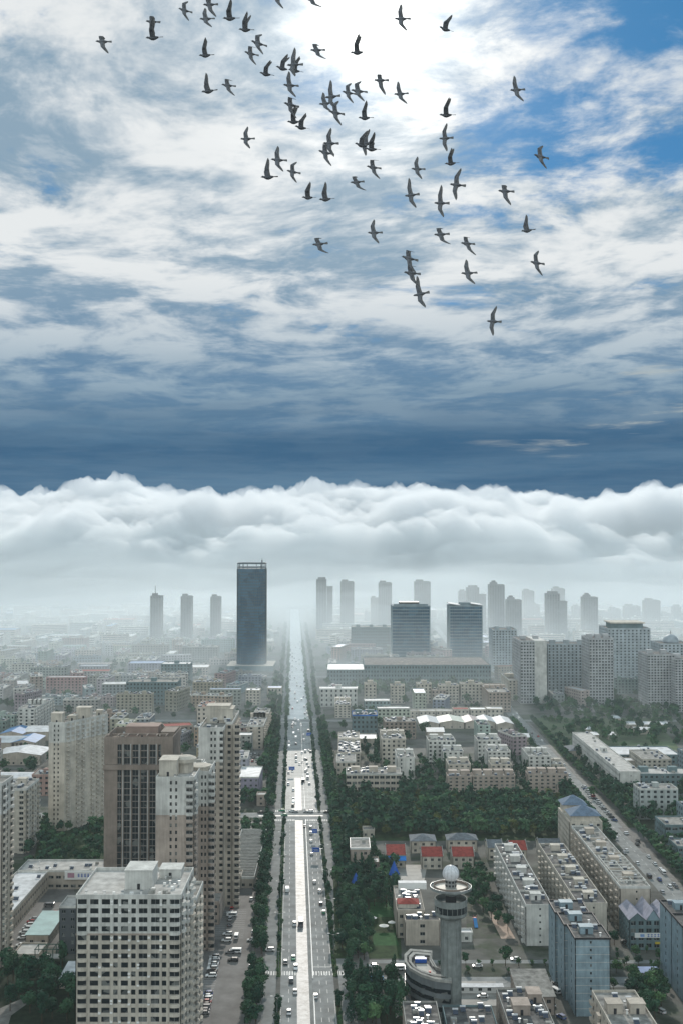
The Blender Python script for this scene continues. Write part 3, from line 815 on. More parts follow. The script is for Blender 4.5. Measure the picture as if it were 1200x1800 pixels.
def balcony_block(label, x0, x1, y0, y1, h, nfl, wall, curved=True, step=5.2, side='R', lip=w_white, heads=2, m2=None, zs=None, near=True, cap=80, gear=12, name='apartment_block', rz=0, roof=None):
    b = Bld(name, label, x0, x1, y0, y1, h, wall, near=near, cap=cap, rz=rz, roof=roof)
    w, d = b.w/2, b.d/2; fh = h / nfl; k = 'bc' if curved else 'b'
    b.core(-w, w, -d, d, 0, h, parapet=1.0, lip=lip)
    n = max(1, int(b.w/step)); st = b.w/n
    b.facade((-w,-d), (w,-d), 0, nfl, fh, [(st*(i+.5), 2.4, k, 3.4, 1.2) if i % 2 == 0 else (st*(i+.5), 1.9) for i in range(n)], wh=1.7, m2=m2, zsplit=zs)
    n = max(1, int(b.d/step)); st = b.d/n
    cs = [(st*(i+.5), 2.4, k, 3.4, 1.2) if i % 2 == 0 else (st*(i+.5), 1.8) for i in range(n)]
    b.facade((w,-d), (w,d), 0, nfl, fh, cs, wh=1.7, show=side == 'R', m2=m2, zsplit=zs)
    b.facade((-w,d), (-w,-d), 0, nfl, fh, cs, wh=1.5, show=side == 'L', m2=m2, zsplit=zs)
    for i in range(heads):
        x = -w + b.w*(i+.5)/heads; b.head(x-2.6, x+2.6, 0, min(5, d-.5), h+.1, 3.4, wall)
    b.scatter(-w+1.5, w-1.5, -d+1.5, d-1.5, h+.12, gear, rnd)
    return b.done()
balcony_block('tall pale tower with rounded white balconies cut by the picture edge beside the shop court', -172, -143.2, 484, 500, 76.5, 25, w_cream, m2=w_white, zs=64)
balcony_block('mid-height cream block with white balconies, partly behind the pale tower at the picture edge', -222, -181.4, 660, 688, 36, 12, w_cream, curved=False, heads=3)

# ------------------------------------------------------------------ small builders
def gable(b, x0, x1, y0, y1, z0, rise, m, over=.5, axis='x', mw=None):
    """pitched roof; axis = ridge direction"""
    x0 -= over; x1 += over; y0 -= over; y1 += over
    if axis == 'x':
        ym = (y0+y1)/2; b.poly([(x0,y0,z0),(x1,y0,z0),(x1,ym,z0+rise),(x0,ym,z0+rise)], m); b.poly([(x0,ym,z0+rise),(x1,ym,z0+rise),(x1,y1,z0),(x0,y1,z0)], m)
        for x in (x0+over, x1-over): b.poly([(x,y0+over,z0),(x,y1-over,z0),(x,ym,z0+rise-.2)], mw or m)
    else:
        xm = (x0+x1)/2; b.poly([(x0,y0,z0),(xm,y0,z0+rise),(xm,y1,z0+rise),(x0,y1,z0)], m); b.poly([(xm,y0,z0+rise),(x1,y0,z0),(x1,y1,z0),(xm,y1,z0+rise)], m)
        for y in (y0+over, y1-over): b.poly([(x0+over,y,z0),(x1-over,y,z0),(xm,y,z0+rise-.2)], mw or m)
def hip(b, x0, x1, y0, y1, z0, rise, m, over=.6):
    x0 -= over; x1 += over; y0 -= over; y1 += over; w = x1-x0; d = y1-y0
    if w >= d: r = [(x0+d/2,(y0+y1)/2),(x1-d/2,(y0+y1)/2)]
    else: r = [((x0+x1)/2,y0+w/2),((x0+x1)/2,y1-w/2)]
    p = [(x0,y0,z0),(x1,y0,z0),(x1,y1,z0),(x0,y1,z0)]; a = (*r[0],z0+rise); c = (*r[1],z0+rise)
    if w >= d: fs = [(p[0],p[1],c,a),(p[1],p[2],c),(p[2],p[3],a,c),(p[3],p[0],a)]
    else: fs = [(p[0],p[1],a),(p[1],p[2],c,a),(p[2],p[3],c),(p[3],p[0],a,c)]
    for f in fs: b.poly(f, m)
    b.poly([p[3],p[2],p[1],p[0]], m)
def house(name, label, x0, x1, y0, y1, h, wall, roofm, kind='gable', axis='x', rise=2.6, nfl=2, cat='house', near=True, step=3.6, ends=None, key=None, group=None, ww=1.5):
    b = Bld(name, label, x0, x1, y0, y1, h, wall, near=near, cat=cat, group=group)
    w, d = b.w/2, b.d/2; fh = h/nfl
    b.W.box(-w+.25, w-.25, -d+.25, d-.25, 0, h, wall)
    b.facade((-w,-d), (w,-d), 0, nfl, fh, even(b.w, step, ww), wh=min(1.5, fh*.5), proud=.25)
    b.facade((w,-d), (w,d), 0, nfl, fh, even(b.d, step, ww), wh=min(1.5, fh*.5), proud=.25, show=x1 < 0)
    b.facade((-w,d), (-w,-d), 0, nfl, fh, even(b.d, step, ww), wh=min(1.5, fh*.5), proud=.25, show=x0 > 0)
    if kind == 'gable': gable(b.R, -w, w, -d, d, h, rise, roofm, axis=axis, mw=wall)
    elif kind == 'hip': hip(b.R, -w, w, -d, d, h, rise, roofm)
    elif kind == 'shed':
        b.R.hexa([(-w-.4,-d-.4,h),(w+.4,-d-.4,h),(w+.4,d+.4,h+rise),(-w-.4,d+.4,h+rise),(-w-.4,-d-.4,h+.2),(w+.4,-d-.4,h+.2),(w+.4,d+.4,h+rise+.2),(-w-.4,d+.4,h+rise+.2)], roofm)
        b.W.hexa([(-w+.2,d-.5,h),(w-.2,d-.5,h),(w-.2,d-.25,h),(-w+.2,d-.25,h),(-w+.2,d-.5,h+rise-.1),(w-.2,d-.5,h+rise-.1),(w-.2,d-.25,h+rise-.1),(-w+.2,d-.25,h+rise-.1)], wall)
    else:
        b.R.box(-w+.3, w-.3, -d+.3, d-.3, h+.003, h+.1, roofm)
        for q in ((-w-.02,w+.02,-d-.02,-d+.28),(-w-.02,w+.02,d-.28,d+.02),(-w-.02,-w+.28,-d+.28,d-.28),(w-.28,w+.02,-d+.28,d-.28)): b.R.box(*q, h-.25, h+.8, ends or wall)
    if ends and kind == 'gable':
        e = MB()
        for x in (-w-.5, w+.2):
            y0_, y1_ = -d-.5, d+.5
            e.hexa([(x,y0_,h-.2),(x+.3,y0_,h-.2),(x+.3,0,h+rise+.1),(x,0,h+rise+.1),(x,y0_,h+.5),(x+.3,y0_,h+.5),(x+.3,0,h+rise+.7),(x,0,h+rise+.7)], ends)
            e.hexa([(x,0,h+rise+.1),(x+.3,0,h+rise+.1),(x+.3,y1_,h-.2),(x,y1_,h-.2),(x,0,h+rise+.7),(x+.3,0,h+rise+.7),(x+.3,y1_,h+.5),(x,y1_,h+.5)], ends)
        e.build('gable_coping', b.root)
    return b

# ---- shop court and garden, bottom west
b = house('shop_building', 'long two-storey shop building with a bare white roof beside the court', -167, -151, 503, 590, 9, w_beige, r_metal, kind='flat', nfl=2, cat='shop building', ends=w_white, ww=2.4); b.scatter(-6,6,-40,40,9.1,10,rnd); b.done()
b = house('shop_building', 'two-storey shop building with a blue and white sign board at the head of the court', -167, -121, 592, 612, 9, w_beige, r_pale, kind='flat', nfl=2, cat='shop building', ends=w_white, ww=2.6); b.scatter(-20,20,-8,8,9.1,16,rnd)
sg = MB(); sg.box(1.5, 20.5, -11.0, -10.1, 5.2, 9.4, m_white); sg.box(3, 6.5, -11.05, -11.001, 6.2, 8.6, mat('sign_pink', (.45,.25,.32)))
x = 8.2
for k in range(7):
    for dz, hh in ((6.6,.28),(7.2,.25),(7.9,.3)): sg.box(x, x+1.1, -11.06, -11.001, dz, dz+hh, m_blue)
    sg.box(x+.42, x+.68, -11.08, -11.062, 6.5, 8.3, m_blue); x += 1.65
sg.build('sign_board', b.root); b.done()
b = house('arcade', 'long blue-grey roofed arcade along the east side of the shop court', -118.5, -112, 520, 585, 5, w_beige, r_grm, kind='gable', axis='y', rise=1.2, nfl=1, cat='arcade'); b.done()
b = house('corner_block', 'narrow dark corner block with a pale cap beside the shop court', -122.8, -115, 500, 515, 20, mat('dark_grey_wall', (.09,.10,.11)), r_pale, kind='flat', nfl=6, cat='shop building', ends=w_white); b.done()  # wall in an even dark grey
b = house('pavilion', 'low pavilion with a pale green glass roof in the shop court', P(47,1660).x, P(88,1660).x, P(60,1662).y, P(60,1662).y+30, 4.6, w_beige, mat('green_glass_roof', (.33,.47,.45), rough=.3, spec=.6), kind='shed', rise=.8, nfl=1, cat='pavilion'); b.done()
b = house('gatehouse', 'low flat terrace building in front of the shop court', P(24,1695).x, P(70,1695).x, P(40,1697).y, P(40,1697).y+14, 4, w_beige, r_pale, kind='flat', nfl=1, cat='gatehouse'); b.done()
g = empty('frame_canopy', (P(88,1694).x, P(88,1694).y, 0)); tag(g, 'open green steel frame canopy at the garden edge of the shop court', 'canopy')
k = MB()
mg = mat('green_steel', (.05,.10,.08))
for x in (-5.5,-2,2,5.5):
    for y in (-3,3): k.box(x-.15,x+.15,y-.15,y+.15,0,7,mg)
k.build('post', g); k = MB()
for y in (-3,3): k.box(-5.8,5.8,y-.15,y+.15,7.001,7.3,mg)
for x in (-5.5,-2,2,5.5): k.box(x-.14,x+.14,-2.85,2.85,7.004,7.25,mg)
k.build('top_rail', g)
k = MB(); k.box(-5.4,5.4,-2.8,2.8,3.0,3.2,r_pale); k.build('deck', g)
b = house('glass_pavilion', 'small pavilion with a pale sloping roof in the dark garden', P(106,1735).x, P(131,1735).x, P(110,1738).y, P(110,1738).y+17, 3.5, w_beige, r_metal, kind='shed', rise=1, nfl=1, cat='pavilion'); b.done()

# ---- between the towers and the avenue
b = house('covered_market', 'long market hall with a ribbed grey roof beside the avenue trees', -60, -45, 594, 692, 5, w_beige, r_conc, kind='flat', nfl=1, cat='market hall', ends=w_white)
rb = MB()
for k in range(33): rb.box(-7.2, 7.2, -48+k*3, -47.6+k*3, 5.1, 5.5, m_conc)
rb.build('roof_ribs', b.root); b.done()
b = house('service_building', 'low brown and grey service building tucked under the beige tower', -68, -57, 538, 553, 10, w_tan, r_conc, kind='flat', nfl=3, cat='service building'); b.done()
b = house('shop_building', 'small shop with a long white canopy roof at the north end of the parking lane', P(393,1560).x, P(425,1560).x, P(400,1562).y, P(400,1562).y+10, 6, w_beige, r_pale, kind='flat', nfl=2, cat='shop building'); b.done()
b = house('office_building', 'low office building with a bright white roof strip and lilac front beside the avenue', -72.5, -57.5, 800, 838, 14, mat('lilac_wall', (.28,.26,.33), streak=.2), r_metal, kind='flat', nfl=4, cat='office building', ends=w_white); b.done()
b = house('kiosk', 'small pale kiosk near the big road crossing', P(451,1417).x, P(467,1417).x, P(455,1417).y, P(455,1417).y+9, 7, w_tan, r_pale, kind='flat', nfl=2, cat='kiosk'); b.done()
balcony_block('grey six-storey block end-on to the camera between the beige tower and the avenue trees', -81, -67, 985, 1085, 19.6, 6, w_beige, curved=False, heads=5, gear=30, near=False)

# ---- TV tower
def tvtower():
    g = empty('observation_tower', (41.8, 440, 0)); tag(g, 'round grey observation tower with two ring decks and a big white ball on top', 'tower')
    mt = mat('tower_concrete', (.23,.255,.25), var=.3, scale=.3, streak=.3); n = 40
    b = MB(); b.lathe([(4.3,0),(4.3,2),(3.85,3),(3.75,34.5),(4.0,35.5)], mt, n)
    for k in range(12):
        a = 2*math.pi*k/12; x, y = 3.78*math.cos(a), 3.78*math.sin(a); b.obox((x, y), (-math.sin(a), math.cos(a)), -.22, .22, -.1, .18, 2.5, 35.2, mt)
    b.build('shaft', g)
    b = MB(); b.lathe([(4.0,35.4),(5.6,36.3),(6.2,37.0),(6.2,38.0)], mt, n); b.lathe([(6.15,40.4),(6.3,40.5),(6.3,42.9),(5.9,42.9),(5.9,41.2),(0,41.2)], mt, n); b.build('lower_pod', g)
    b = MB(); b.lathe([(6.02,38.0),(6.02,40.4)], glass, n)
    b.build('window_band', g)
    b = MB()
    for k in range(20):
        a = 2*math.pi*k/20; b.obox((6.02*math.cos(a), 6.02*math.sin(a)), (-math.sin(a), math.cos(a)), -.08, .08, 0, .2, 38.0, 40.4, mt)
    b.build('mullions', g)
    b = MB(); b.lathe([(2.1,41.2),(2.1,46.9)], m_dark, 24); b.lathe([(2.1,44.0),(4.2,45.8),(7.2,46.3),(8.0,46.6),(8.0,47.1),(7.1,47.1),(6.4,46.8),(2.05,46.7)], mt, n); b.build('upper_deck', g)
    b = MB(); b.lathe([(2.05,46.82),(6.5,46.95)], mat('deck_floor', (.62,.58,.52), rough=.6), n); b.build('deck_floor', g)
    b = MB(); b.lathe([(6.6,46.9),(6.6,47.9),(6.45,47.9),(6.45,46.9)], mat('deck_rail', (.25,.2,.17)), n); b.lathe([(7.9,47.1),(7.9,47.6),(7.8,47.6),(7.8,47.1)], m_steel, n); b.build('railing', g)
    b = MB(); b.lathe([(2.1,46.8),(2.1,50.6)], m_steel, 20)
    for k in range(10):
        a = 2*math.pi*k/10
        for z in (47.5, 48.9): b.obox((2.1*math.cos(a), 2.1*math.sin(a)), (-math.sin(a), math.cos(a)), -.4, .4, 0, .06, z, z+.8, m_dark)
    b.build('neck', g)
    b = MB()
    for k in range(6):
        a = math.pi*k/6; pr = [(3.17*math.sin(math.pi*j/24), 52.3-3.17*math.cos(math.pi*j/24)) for j in range(25)]
        for sg in (1, -1):
            for (r1, z1), (r2_, z2) in zip(pr[1:-2], pr[2:-1]): b.bar((sg*r1*math.cos(a), sg*r1*math.sin(a), z1), (sg*r2_*math.cos(a), sg*r2_*math.sin(a), z2), .045, m_steel)
    b.build('ball_seams', g)
    b = MB(); N = 20; R_ = 3.15
    b.lathe([(max(.01, R_*math.sin(math.pi*k/N)), 52.3-R_*math.cos(math.pi*k/N)) for k in range(N+1)], mat('radome', (.66,.67,.70), rough=.45, var=.18, scale=1.2), 36); b.build('ball', g, smooth=True)
    reserve(34, 50, 432, 448)
tvtower()
def curved_hall():
    x0, y0 = 34, 450
    g = empty('curved_building', (x0, y0, 0)); tag(g, 'wedge building with a curved front and white roof ring at the observation tower foot', 'building')
    pl = [(-6,16),(-8.6,10),(-8.9,3),(-7.2,-4),(-3.5,-10),(1.5,-14.5),(7,-16),(7.4,-8),(2.8,-3),(1.6,6),(2.4,14)]
    b = MB(); b.prism(pl, 0, 13, mat('grey_curtain_wall', (.16,.18,.19), streak=.2), r_dark); b.build('wall', g)
    for k in range(1, 4):
        b = MB(); n = len(pl); cx, cy = -1.5, -1
        b.prism([(cx+(x-cx)*1.012, cy+(y-cy)*1.012) for x, y in pl], k*3.4-1.6, k*3.4, glass); b.build('window_band', g)
    b = MB(); n = len(pl)
    for (sc0, z, m, t) in ((1.05, 13.0, m_conc, 1.1), (.82, 14.1, m_conc, .2)):
        for j in range(n):
            a, c = pl[j], pl[(j+1) % n]; f = lambda p, s: (-1.5+(p[0]+1.5)*s, -1+(p[1]+1)*s)
            i0, i1, o0, o1 = f(a, sc0-.14), f(c, sc0-.14), f(a, sc0), f(c, sc0)
            b.hexa([(*o0,z),(*o1,z),(*i1,z),(*i0,z),(*o0,z+t),(*o1,z+t),(*i1,z+t),(*i0,z+t)], m)
    b.build('roof_ring', g)
    b = MB(); b.poly([(-4.5,-2,13.06),(1.2,-9,13.06),(2.6,-6,13.06),(-.2,3,13.06),(-5,3,13.06)], mat('terrace_floor', (.5,.48,.44))); b.box(-5,-.5,4,6,13.02,14.6,m_blue); b.box(-4.6,-1,7,8.6,13.02,14.2,r_metal); b.box(-.6,.3,-8.2,-7.3,13.05,14.3,m_red)
    b.build('roof_terrace', g)
    b = MB(); b.cyl(5, -11, .5, 13, 15.5, m_white); b.build('roof_vent', g); reserve(24, 44, 432, 468)
curved_hall()
# ---- around the tower
b = house('beige_hall', 'three-storey beige building with a small red roof block, west of the observation tower', 25, 37.5, 520, 556, 12, w_beige, r_conc, kind='flat', nfl=3, cat='building'); b.scatter(-5,5,-15,15,12.1,24,rnd)
p = MB(); p.box(-5.5, 4, -14, -6, 12.1, 14, w_cream); hip(p, -5.5, 4, -14, -6, 14, 1.6, r_red, .3); p.build('red_roof_block', b.root)
p = MB(); p.box(-4, 9.5, 14, 17.9, 12.1, 15.2, m_white, r_metal); p.build('white_parapet', b.root); b.done()
b = house('beige_hall', 'plain pale annex with few dark windows, directly beside the observation tower shaft', P(711,1660).x, P(772,1660).x, P(711,1662).y, 518.5, 10.4, w_beige, r_dark, kind='flat', nfl=3, cat='building', step=14, ends=w_beige, ww=2.2); b.scatter(-7,7,-3,4,10.5,8,rnd); b.done()
for (px, py, r_, h_, z_, lb) in ((692,1568,2.6,7,9,'blue cone roof on a round turret at the corner of the beige courtyard'), (625,1572,2.3,5,6,'smaller blue cone roof half sunk in the garden trees')):
    c = P(px, py); g = empty('turret', (c.x, c.y, 0)); tag(g, lb, 'turret')
    t_ = MB(); t_.cyl(0,0,r_*.75,0,z_,w_beige,12); t_.build('wall', g); t_ = MB(); t_.cyl(0,0,r_*1.1,z_,z_+h_,m_blue,12,r2=.05); t_.build('cone_roof', g)
def villa(px0, px1, yb, col, lab, h=7, d=15, rise=3.4, kind='gable'):
    a, c = P(px0, yb), P(px1, yb); b = house('villa', lab, a.x, c.x, a.y, a.y+d, h, w_cream, col, kind=kind, rise=rise, nfl=2, ends=m_conc if kind == 'gable' else None); b.done()
villa(679, 712, 1525, r_red, 'red-roofed villa with a blue awning, west end of the villa row', d=18)
aw = MB(); aw.hexa([(-5.4,-2.4,4.4),(5.4,-2.4,4.4),(5.4,0,6.2),(-5.4,0,6.2),(-5.4,-2.4,4.6),(5.4,-2.4,4.6),(5.4,0,6.4),(-5.4,0,6.4)], mat('awning_blue', (.03,.2,.6), rough=.5)); r0 = bpy.data.objects['villa']; o = aw.build('awning', r0, loc=(0,-9.3,0)); 
villa(741, 777, 1528, r_red, 'red-roofed villa in the middle of the row, with two small windows under its eaves')
villa(795, 832, 1528, r_red, 'red-roofed villa next to the long white slab block, with a grey wall in front')
villa(896, 925, 1516, r_red, 'red-roofed villa set between two long slab blocks')
villa(722, 765, 1500, r_slate, 'slate-roofed house behind the middle red villa', d=14, rise=2.6, kind='hip')
villa(786, 838, 1498, r_slate, 'wide slate-roofed house at the park edge', d=12, rise=2.6, kind='hip')
b = house('tan_block', 'small tan block with a white-rimmed roof terrace at the park edge', P(615,1526).x, P(650,1526).x, 624, 645, 12, w_tan, r_conc, kind='flat', nfl=3, ends=m_white, cat='building', step=4.5); b.gearat(2, 3, 12.1, 'b'); b.done()
b = house('garden_hut', 'small hut with a white roof right beside the tan block', P(650,1530).x+.5, P(665,1530).x, 618, 628, 6, w_tan, r_metal, kind='flat', nfl=2, cat='hut'); b.done()
b = house('park_kiosk', 'small pale building at the edge of the wooded park', P(637,1472).x, P(658,1472).x, P(637,1472).y, P(637,1472).y+9, 4, w_cream, r_conc, kind='flat', nfl=1, cat='kiosk'); b.done()
b = house('courtyard_house', 'low grey-roofed house between the villas', P(838,1512).x-9, P(838,1512).x-1.5, P(838,1512).y, P(838,1512).y+8, 5, w_cream, r_metal, kind='flat', nfl=1); b.done()

# ---- long slab blocks, east
def slab_block(label, x0, x1, y0, y1, h, nfl, wall, front='blank', heads=6, gear=46, side='L', near=True, cap=96, roof=None, lip=None, step=3.3, rz=0, bal=True, name='slab_block'):
    b = Bld(name, label, x0, x1, y0, y1, h, wall, near=near, cap=cap, rz=rz, roof=roof)
    w, d = b.w/2, b.d/2; fh = h/nfl
    b.core(-w, w, -d, d, 0, h, parapet=.9, lip=lip)
    fc = [(b.w*.55, .8)] if front == 'blank' else even(b.w, 3.4, 1.7)
    b.facade((-w,-d), (w,-d), 0, nfl, fh, fc, wh=.9 if front == 'blank' else 1.5, sill=1.2 if front == 'blank' else .9)
    n = int(b.d/step); st = b.d/n; kk = [(st*(i+.5), 1.9, 'b', 2.8, 1.1) if (bal and i % 3 == 1) else (st*(i+.5), 1.8) for i in range(n)]
    b.facade((-w,d), (-w,-d), 0, nfl, fh, kk, wh=1.5, show=side == 'L'); b.facade((w,-d), (w,d), 0, nfl, fh, kk, wh=1.7, show=side == 'R')
    for i in range(heads):
        y = -d + b.d*(i+.5)/heads
        b.head(-2.2, 2.4, y-2, y+2, h+.12, 2.7, wall, door=i == 0)
        b.R.box(-w+.3, w-.3, y+b.d/heads/2-.4, y+b.d/heads/2-.1, h+.1, h+1.1, wall) if i < heads-1 else None
    b.scatter(-w+1.5, w-1.5, -d+1.5, d-1.5, h+.12, gear, rnd)
    return b.done()
slab_block('long white slab block running away from the street, first one east of the observation tower', 81.6, 93.4, 510, 612, 17.4, 6, w_white, heads=5, roof=r_dark)
slab_block('second long slab block running away from the street, half hidden by the blue tiled tower', 105, 118.5, 512, 612, 17.4, 6, w_cream, heads=5, roof=r_dark)
slab_block('longest slab block with roof terraces, lying along the second avenue', 128, 142, 528, 640, 20, 6, w_beige, heads=4, gear=44, lip=w_white)
_t = [o for o in COL.objects if o.name.startswith('slab_block') and o.parent is None][2]
fr_ = MB()
for i in range(9):
    y_ = -50 + i*5.2
    fr_.box(-6.6, 6.6, y_-.15, y_+.15, 21.6, 22.0, w_white)
    for x_ in (-6.4, 0, 6.4): fr_.box(x_-.15, x_+.15, y_-.14, y_+.14, 20.2, 21.6, w_white)
for x_ in (-6.4, 0, 6.4): fr_.box(x_-.13, x_+.13, -49.8, -8.6, 21.63, 21.95, w_white)
fr_.build('terrace_frame', _t)
villa(857, 882, 1512, r_slate, 'dark-roofed house with a white gable at the far end of the first slab block', d=13, rise=3)
villa(948, 985, 1510, r_slate, 'dark-roofed house with a white gable at the far end of the second slab block', d=13, rise=3)
def pagodas():
    b = Bld('corner_tower', 'tall corner building with blue-grey hipped roofs beyond the end of the longest slab block', 127.5, 146, 642, 676, 22, w_cream)
    w, d = b.w/2, b.d/2; b.W.box(-w+.3, w-.3, -d+.3, d-.3, 0, 22, w_cream)
    b.facade((-w,-d), (w,-d), 0, 7, 3.14, even(b.w, 4, 1.6)); b.facade((-w,d), (-w,-d), 0, 7, 3.14, even(b.d, 3.4, 1.7))
    sl_ = mat('blue_slate', (.13,.18,.25), var=.3, scale=.5)
    b.R.box(-w, w, -d, d, 22.003, 22.5, w_cream); b.R.box(-w+1.5, w-1.5, -d+1, -d+15, 22.5, 25.5, w_cream); hip(b.R, -w+1.5, w-1.5, -d+1, -d+15, 25.5, 4.5, sl_, 1.2)
    b.R.box(-w+1, w-5, 4, d-1.5, 22.5, 27, w_cream); hip(b.R, -w+1, w-5, 4, d-1.5, 27, 4.5, sl_, 1.2); b.done()
    b = Bld('gabled_building', 'four-storey building with three lilac gabled roofs and a white sign band over its front', 126.5, 147, 505, 524, 13, w_teal)
    w, d = b.w/2, b.d/2; b.W.box(-w+.3, w-.3, -d+.3, d-.3, 0, 13, w_teal)
    b.facade((-w,-d), (w,-d), 0, 4, 3.25, even(b.w, 3.2, 2.2), wh=1.9); b.facade((-w,d), (-w,-d), 0, 4, 3.25, even(b.d, 3.6, 1.8))
    lil = mat('lilac_roof', (.30,.30,.36), var=.25, scale=.4)
    gable(b.R, -w, -w+7, -d, d, 13, 3.2, lil, .3, 'y', w_teal); gable(b.R, -w+7.6, w-7, -d, d, 13, 4.6, lil, .3, 'y', w_blue); gable(b.R, w-6.6, w, -d, d, 13, 3.2, lil, .3, 'y', w_teal); b.done()
    s = MB(); s.box(-8, 10.2, -d-.4, -d-.01, 5.4, 7.4, m_white)
    x = -2.5
    for k in range(8):
        s.box(x, x+.95, -d-.45, -d-.401, 6.7, 6.9, m_blue); s.box(x, x+.95, -d-.45, -d-.401, 5.9, 6.08, m_blue); s.box(x+.36, x+.56, -d-.46, -d-.451, 5.75, 7.1, m_blue); x += 1.45
    s.box(-5.6,-3.8,-d-.45,-d-.401,5.8,7.0,mat('logo_blue', (.25,.4,.7))); s.build('sign_band', b.root)
    s = MB(); s.box(1, 10.2, -d-.35, -d-.012, 2.6, 3.5, m_yel); s.build('yellow_fascia', b.root)
pagodas()
def blue_tower(label, units, h=29, nfl=10):
    x0 = min(u[0] for u in units); x1 = max(u[1] for u in units); y0 = min(u[2] for u in units); y1 = max(u[3] for u in units)
    b = Bld('tiled_tower', label, x0, x1, y0, y1, h, w_blue, roof=r_dark); fh = h/nfl
    for i, (a, c, e, f) in enumerate(units):
        a -= b.x; c -= b.x; e -= b.y; f -= b.y
        b.W.box(a+.3, c-.3, e+.3, f-.3, 0, h, w_blue)
        b.facade((a,e), (c,e), 0, nfl, fh, [((c-a)*.45, .7)] if i == 0 else [], wh=1.1, sill=1.1); b.facade((a,f), (a,e), 0, nfl, fh, [((f-e)/2, 1.6)], wh=1.5); b.facade((c,e), (c,f), 0, nfl, fh, [((f-e)/2, 1.6)], wh=1.5, show=False)
        b.R.box(a+.3, c-.3, e+.3, f-.3, h+.003, h+.1, r_dark)
        for q in ((a-.3,c+.3,e-.35,e+.1),(a-.3,a+.15,e+.1,f-.1),(c-.15,c+.3,e+.1,f-.1),(a-.3,c+.3,f-.1,f+.25)): b.R.box(*q, h-.1, h+.7+.004*i, m_dark)
        st = MB()
        for k in range(1, nfl): st.box(a-.02, c+.02, e-.05, e-.001, k*fh-.06, k*fh+.06, w_white)
        st.build('floor_line', b.root)
        b.head(a+3, a+8, e+5, e+9, h+.1, 2.6, w_blue)
    b.scatter(-b.w/2+2, b.w/2-2, -b.d/2+2, b.d/2-2, h+.1, 14, rnd); b.done()
blue_tower('blue tiled tower block in three stepped sections, standing in front of the second slab block', [(88.3,101.6,435,449.5),(87.2,101,450,464),(86.4,100,464.5,480)])
blue_tower('blue tiled tower block cut by the east edge of the picture', [(133.0,150,448,463),(133.0,150,463.5,480)])
balcony_block('grey block with a rimmed roof terrace, in front of the stepped blue tiled tower', 89.5, 105, 374, 412, 18, 6, w_beige, curved=False, side='L', lip=w_cream, gear=10)
b = house('terraced_building', 'low tan building with stepped roof terraces at the bottom, between tower shaft and blue tower', 58, 74, 392, 432, 11, w_tan, r_dark, kind='flat', nfl=3, cat='building', ends=m_conc); b.scatter(-7,7,-18,18,11.1,26,rnd)
b.head(-5, 1, -3, 4, 11.1, 3.4, w_tan); b.head(2, 7, 8, 15, 11.1, 3, w_tan, name='lift_house'); b.done()
b = house('ribbed_hall', 'long low hall with a ribbed grey roof and one white edge, beside the cross street', P(893,1735).x, P(952,1735).x, 436, 458, 7, w_tan, r_conc, kind='shed', rise=2, nfl=2, cat='hall'); b.done()
b = house('low_building', 'low tan building with scattered roof plant, in front of the curved wedge building', 22.5, 35, 396, 425, 9, w_tan, r_dark, kind='flat', nfl=3, cat='building', ends=m_conc); b.scatter(-5,5,-12,12,9.1,24,rnd); b.done()
b = house('low_building', 'small green-grey roofed building at the foot of the observation tower shaft', 37, 55, 398, 424, 8, w_teal, r_dark, kind='flat', nfl=2, cat='building'); b.scatter(-8,8,-12,12,8.1,14,rnd); b.done()
b = house('street_canopy', 'long pale canopy building along the near side of the cross street', 46, 64, 457, 459.5, 2.4, m_white, r_metal, kind='shed', rise=.3, nfl=1, cat='canopy'); b.done()
b = house('shelter', 'blue-white flat shelter roof beside the cross street near the blue tower at the edge', P(1125,1722).x, P(1157,1722).x, P(1125,1724).y, P(1125,1724).y+5, 3.2, w_white, mat('pale_blue_roof', (.35,.42,.62)), kind='shed', rise=.4, nfl=1, cat='shelter'); b.done()
b = house('garden_pavilion', 'white and blue stall roofs in the tree belt beside the avenue', P(648,1745).x, P(672,1745).x, P(650,1747).y, P(650,1747).y+9, 3.5, w_white, mat('stall_blue', (.1,.3,.55)), kind='gable', rise=1.4, nfl=1, cat='stall'); b.done()
b = house('guard_house', 'tiny white-walled house beside the playground', P(808,1655).x, P(830,1655).x, P(808,1656).y, P(808,1656).y+6, 3.5, w_white, r_metal, kind='flat', nfl=1, cat='house'); b.done()
# ------------------------------------------------------------------ middle distance, east
def fb(x0, x1, yb, yt):
    a, c = P(x0, yb), P(x1, yb); return a.x, c.x, a.y, Hat(yt, a.y)
def block(label, x0, x1, yb, yt, depth, nfl, wall, roof=None, step=3.6, ww=1.8, near=False, heads=2, gear=10, lip=None, name='apartment_block', cat=None, cap=60, band=False, color=None, key=None, group=None, cut=False):
    X0, X1, Y, h = fb(x0, x1, yb, yt)
    b = Bld(name, label, X0, X1, Y, Y+depth, h, wall, near=near, cat=cat, cap=cap, roof=roof, color=color, group=group)
    w, d = b.w/2, b.d/2; fh = h/nfl
    b.core(-w, w, -d, d, 0, h, parapet=.8, lip=lip)
    cf = even(b.w, step, step*.86 if band else ww); cs = even(b.d, step, ww)
    b.facade((-w,-d), (w,-d), 0, nfl, fh, cf, wh=fh*.5, sill=fh*.3)
    b.facade((-w,d), (-w,-d), 0, nfl, fh, cs, wh=fh*.5, sill=fh*.3, show=X0 > 0); b.facade((w,-d), (w,d), 0, nfl, fh, cs, wh=fh*.5, sill=fh*.3, show=X1 < 0)
    for i in range(heads):
        x = -w + b.w*(i+.5)/heads; q = min(3.0, b.w/heads/2.5)
        b.head(x-q, x+q, -1.5, min(4, d-.5), h+.1, min(3.2, h*.2+1), wall, door=False)
    if gear: b.scatter(-w+1.3, w-1.3, -d+1.3, d-1.3, h+.12, gear, rnd)
    b.done(); return b
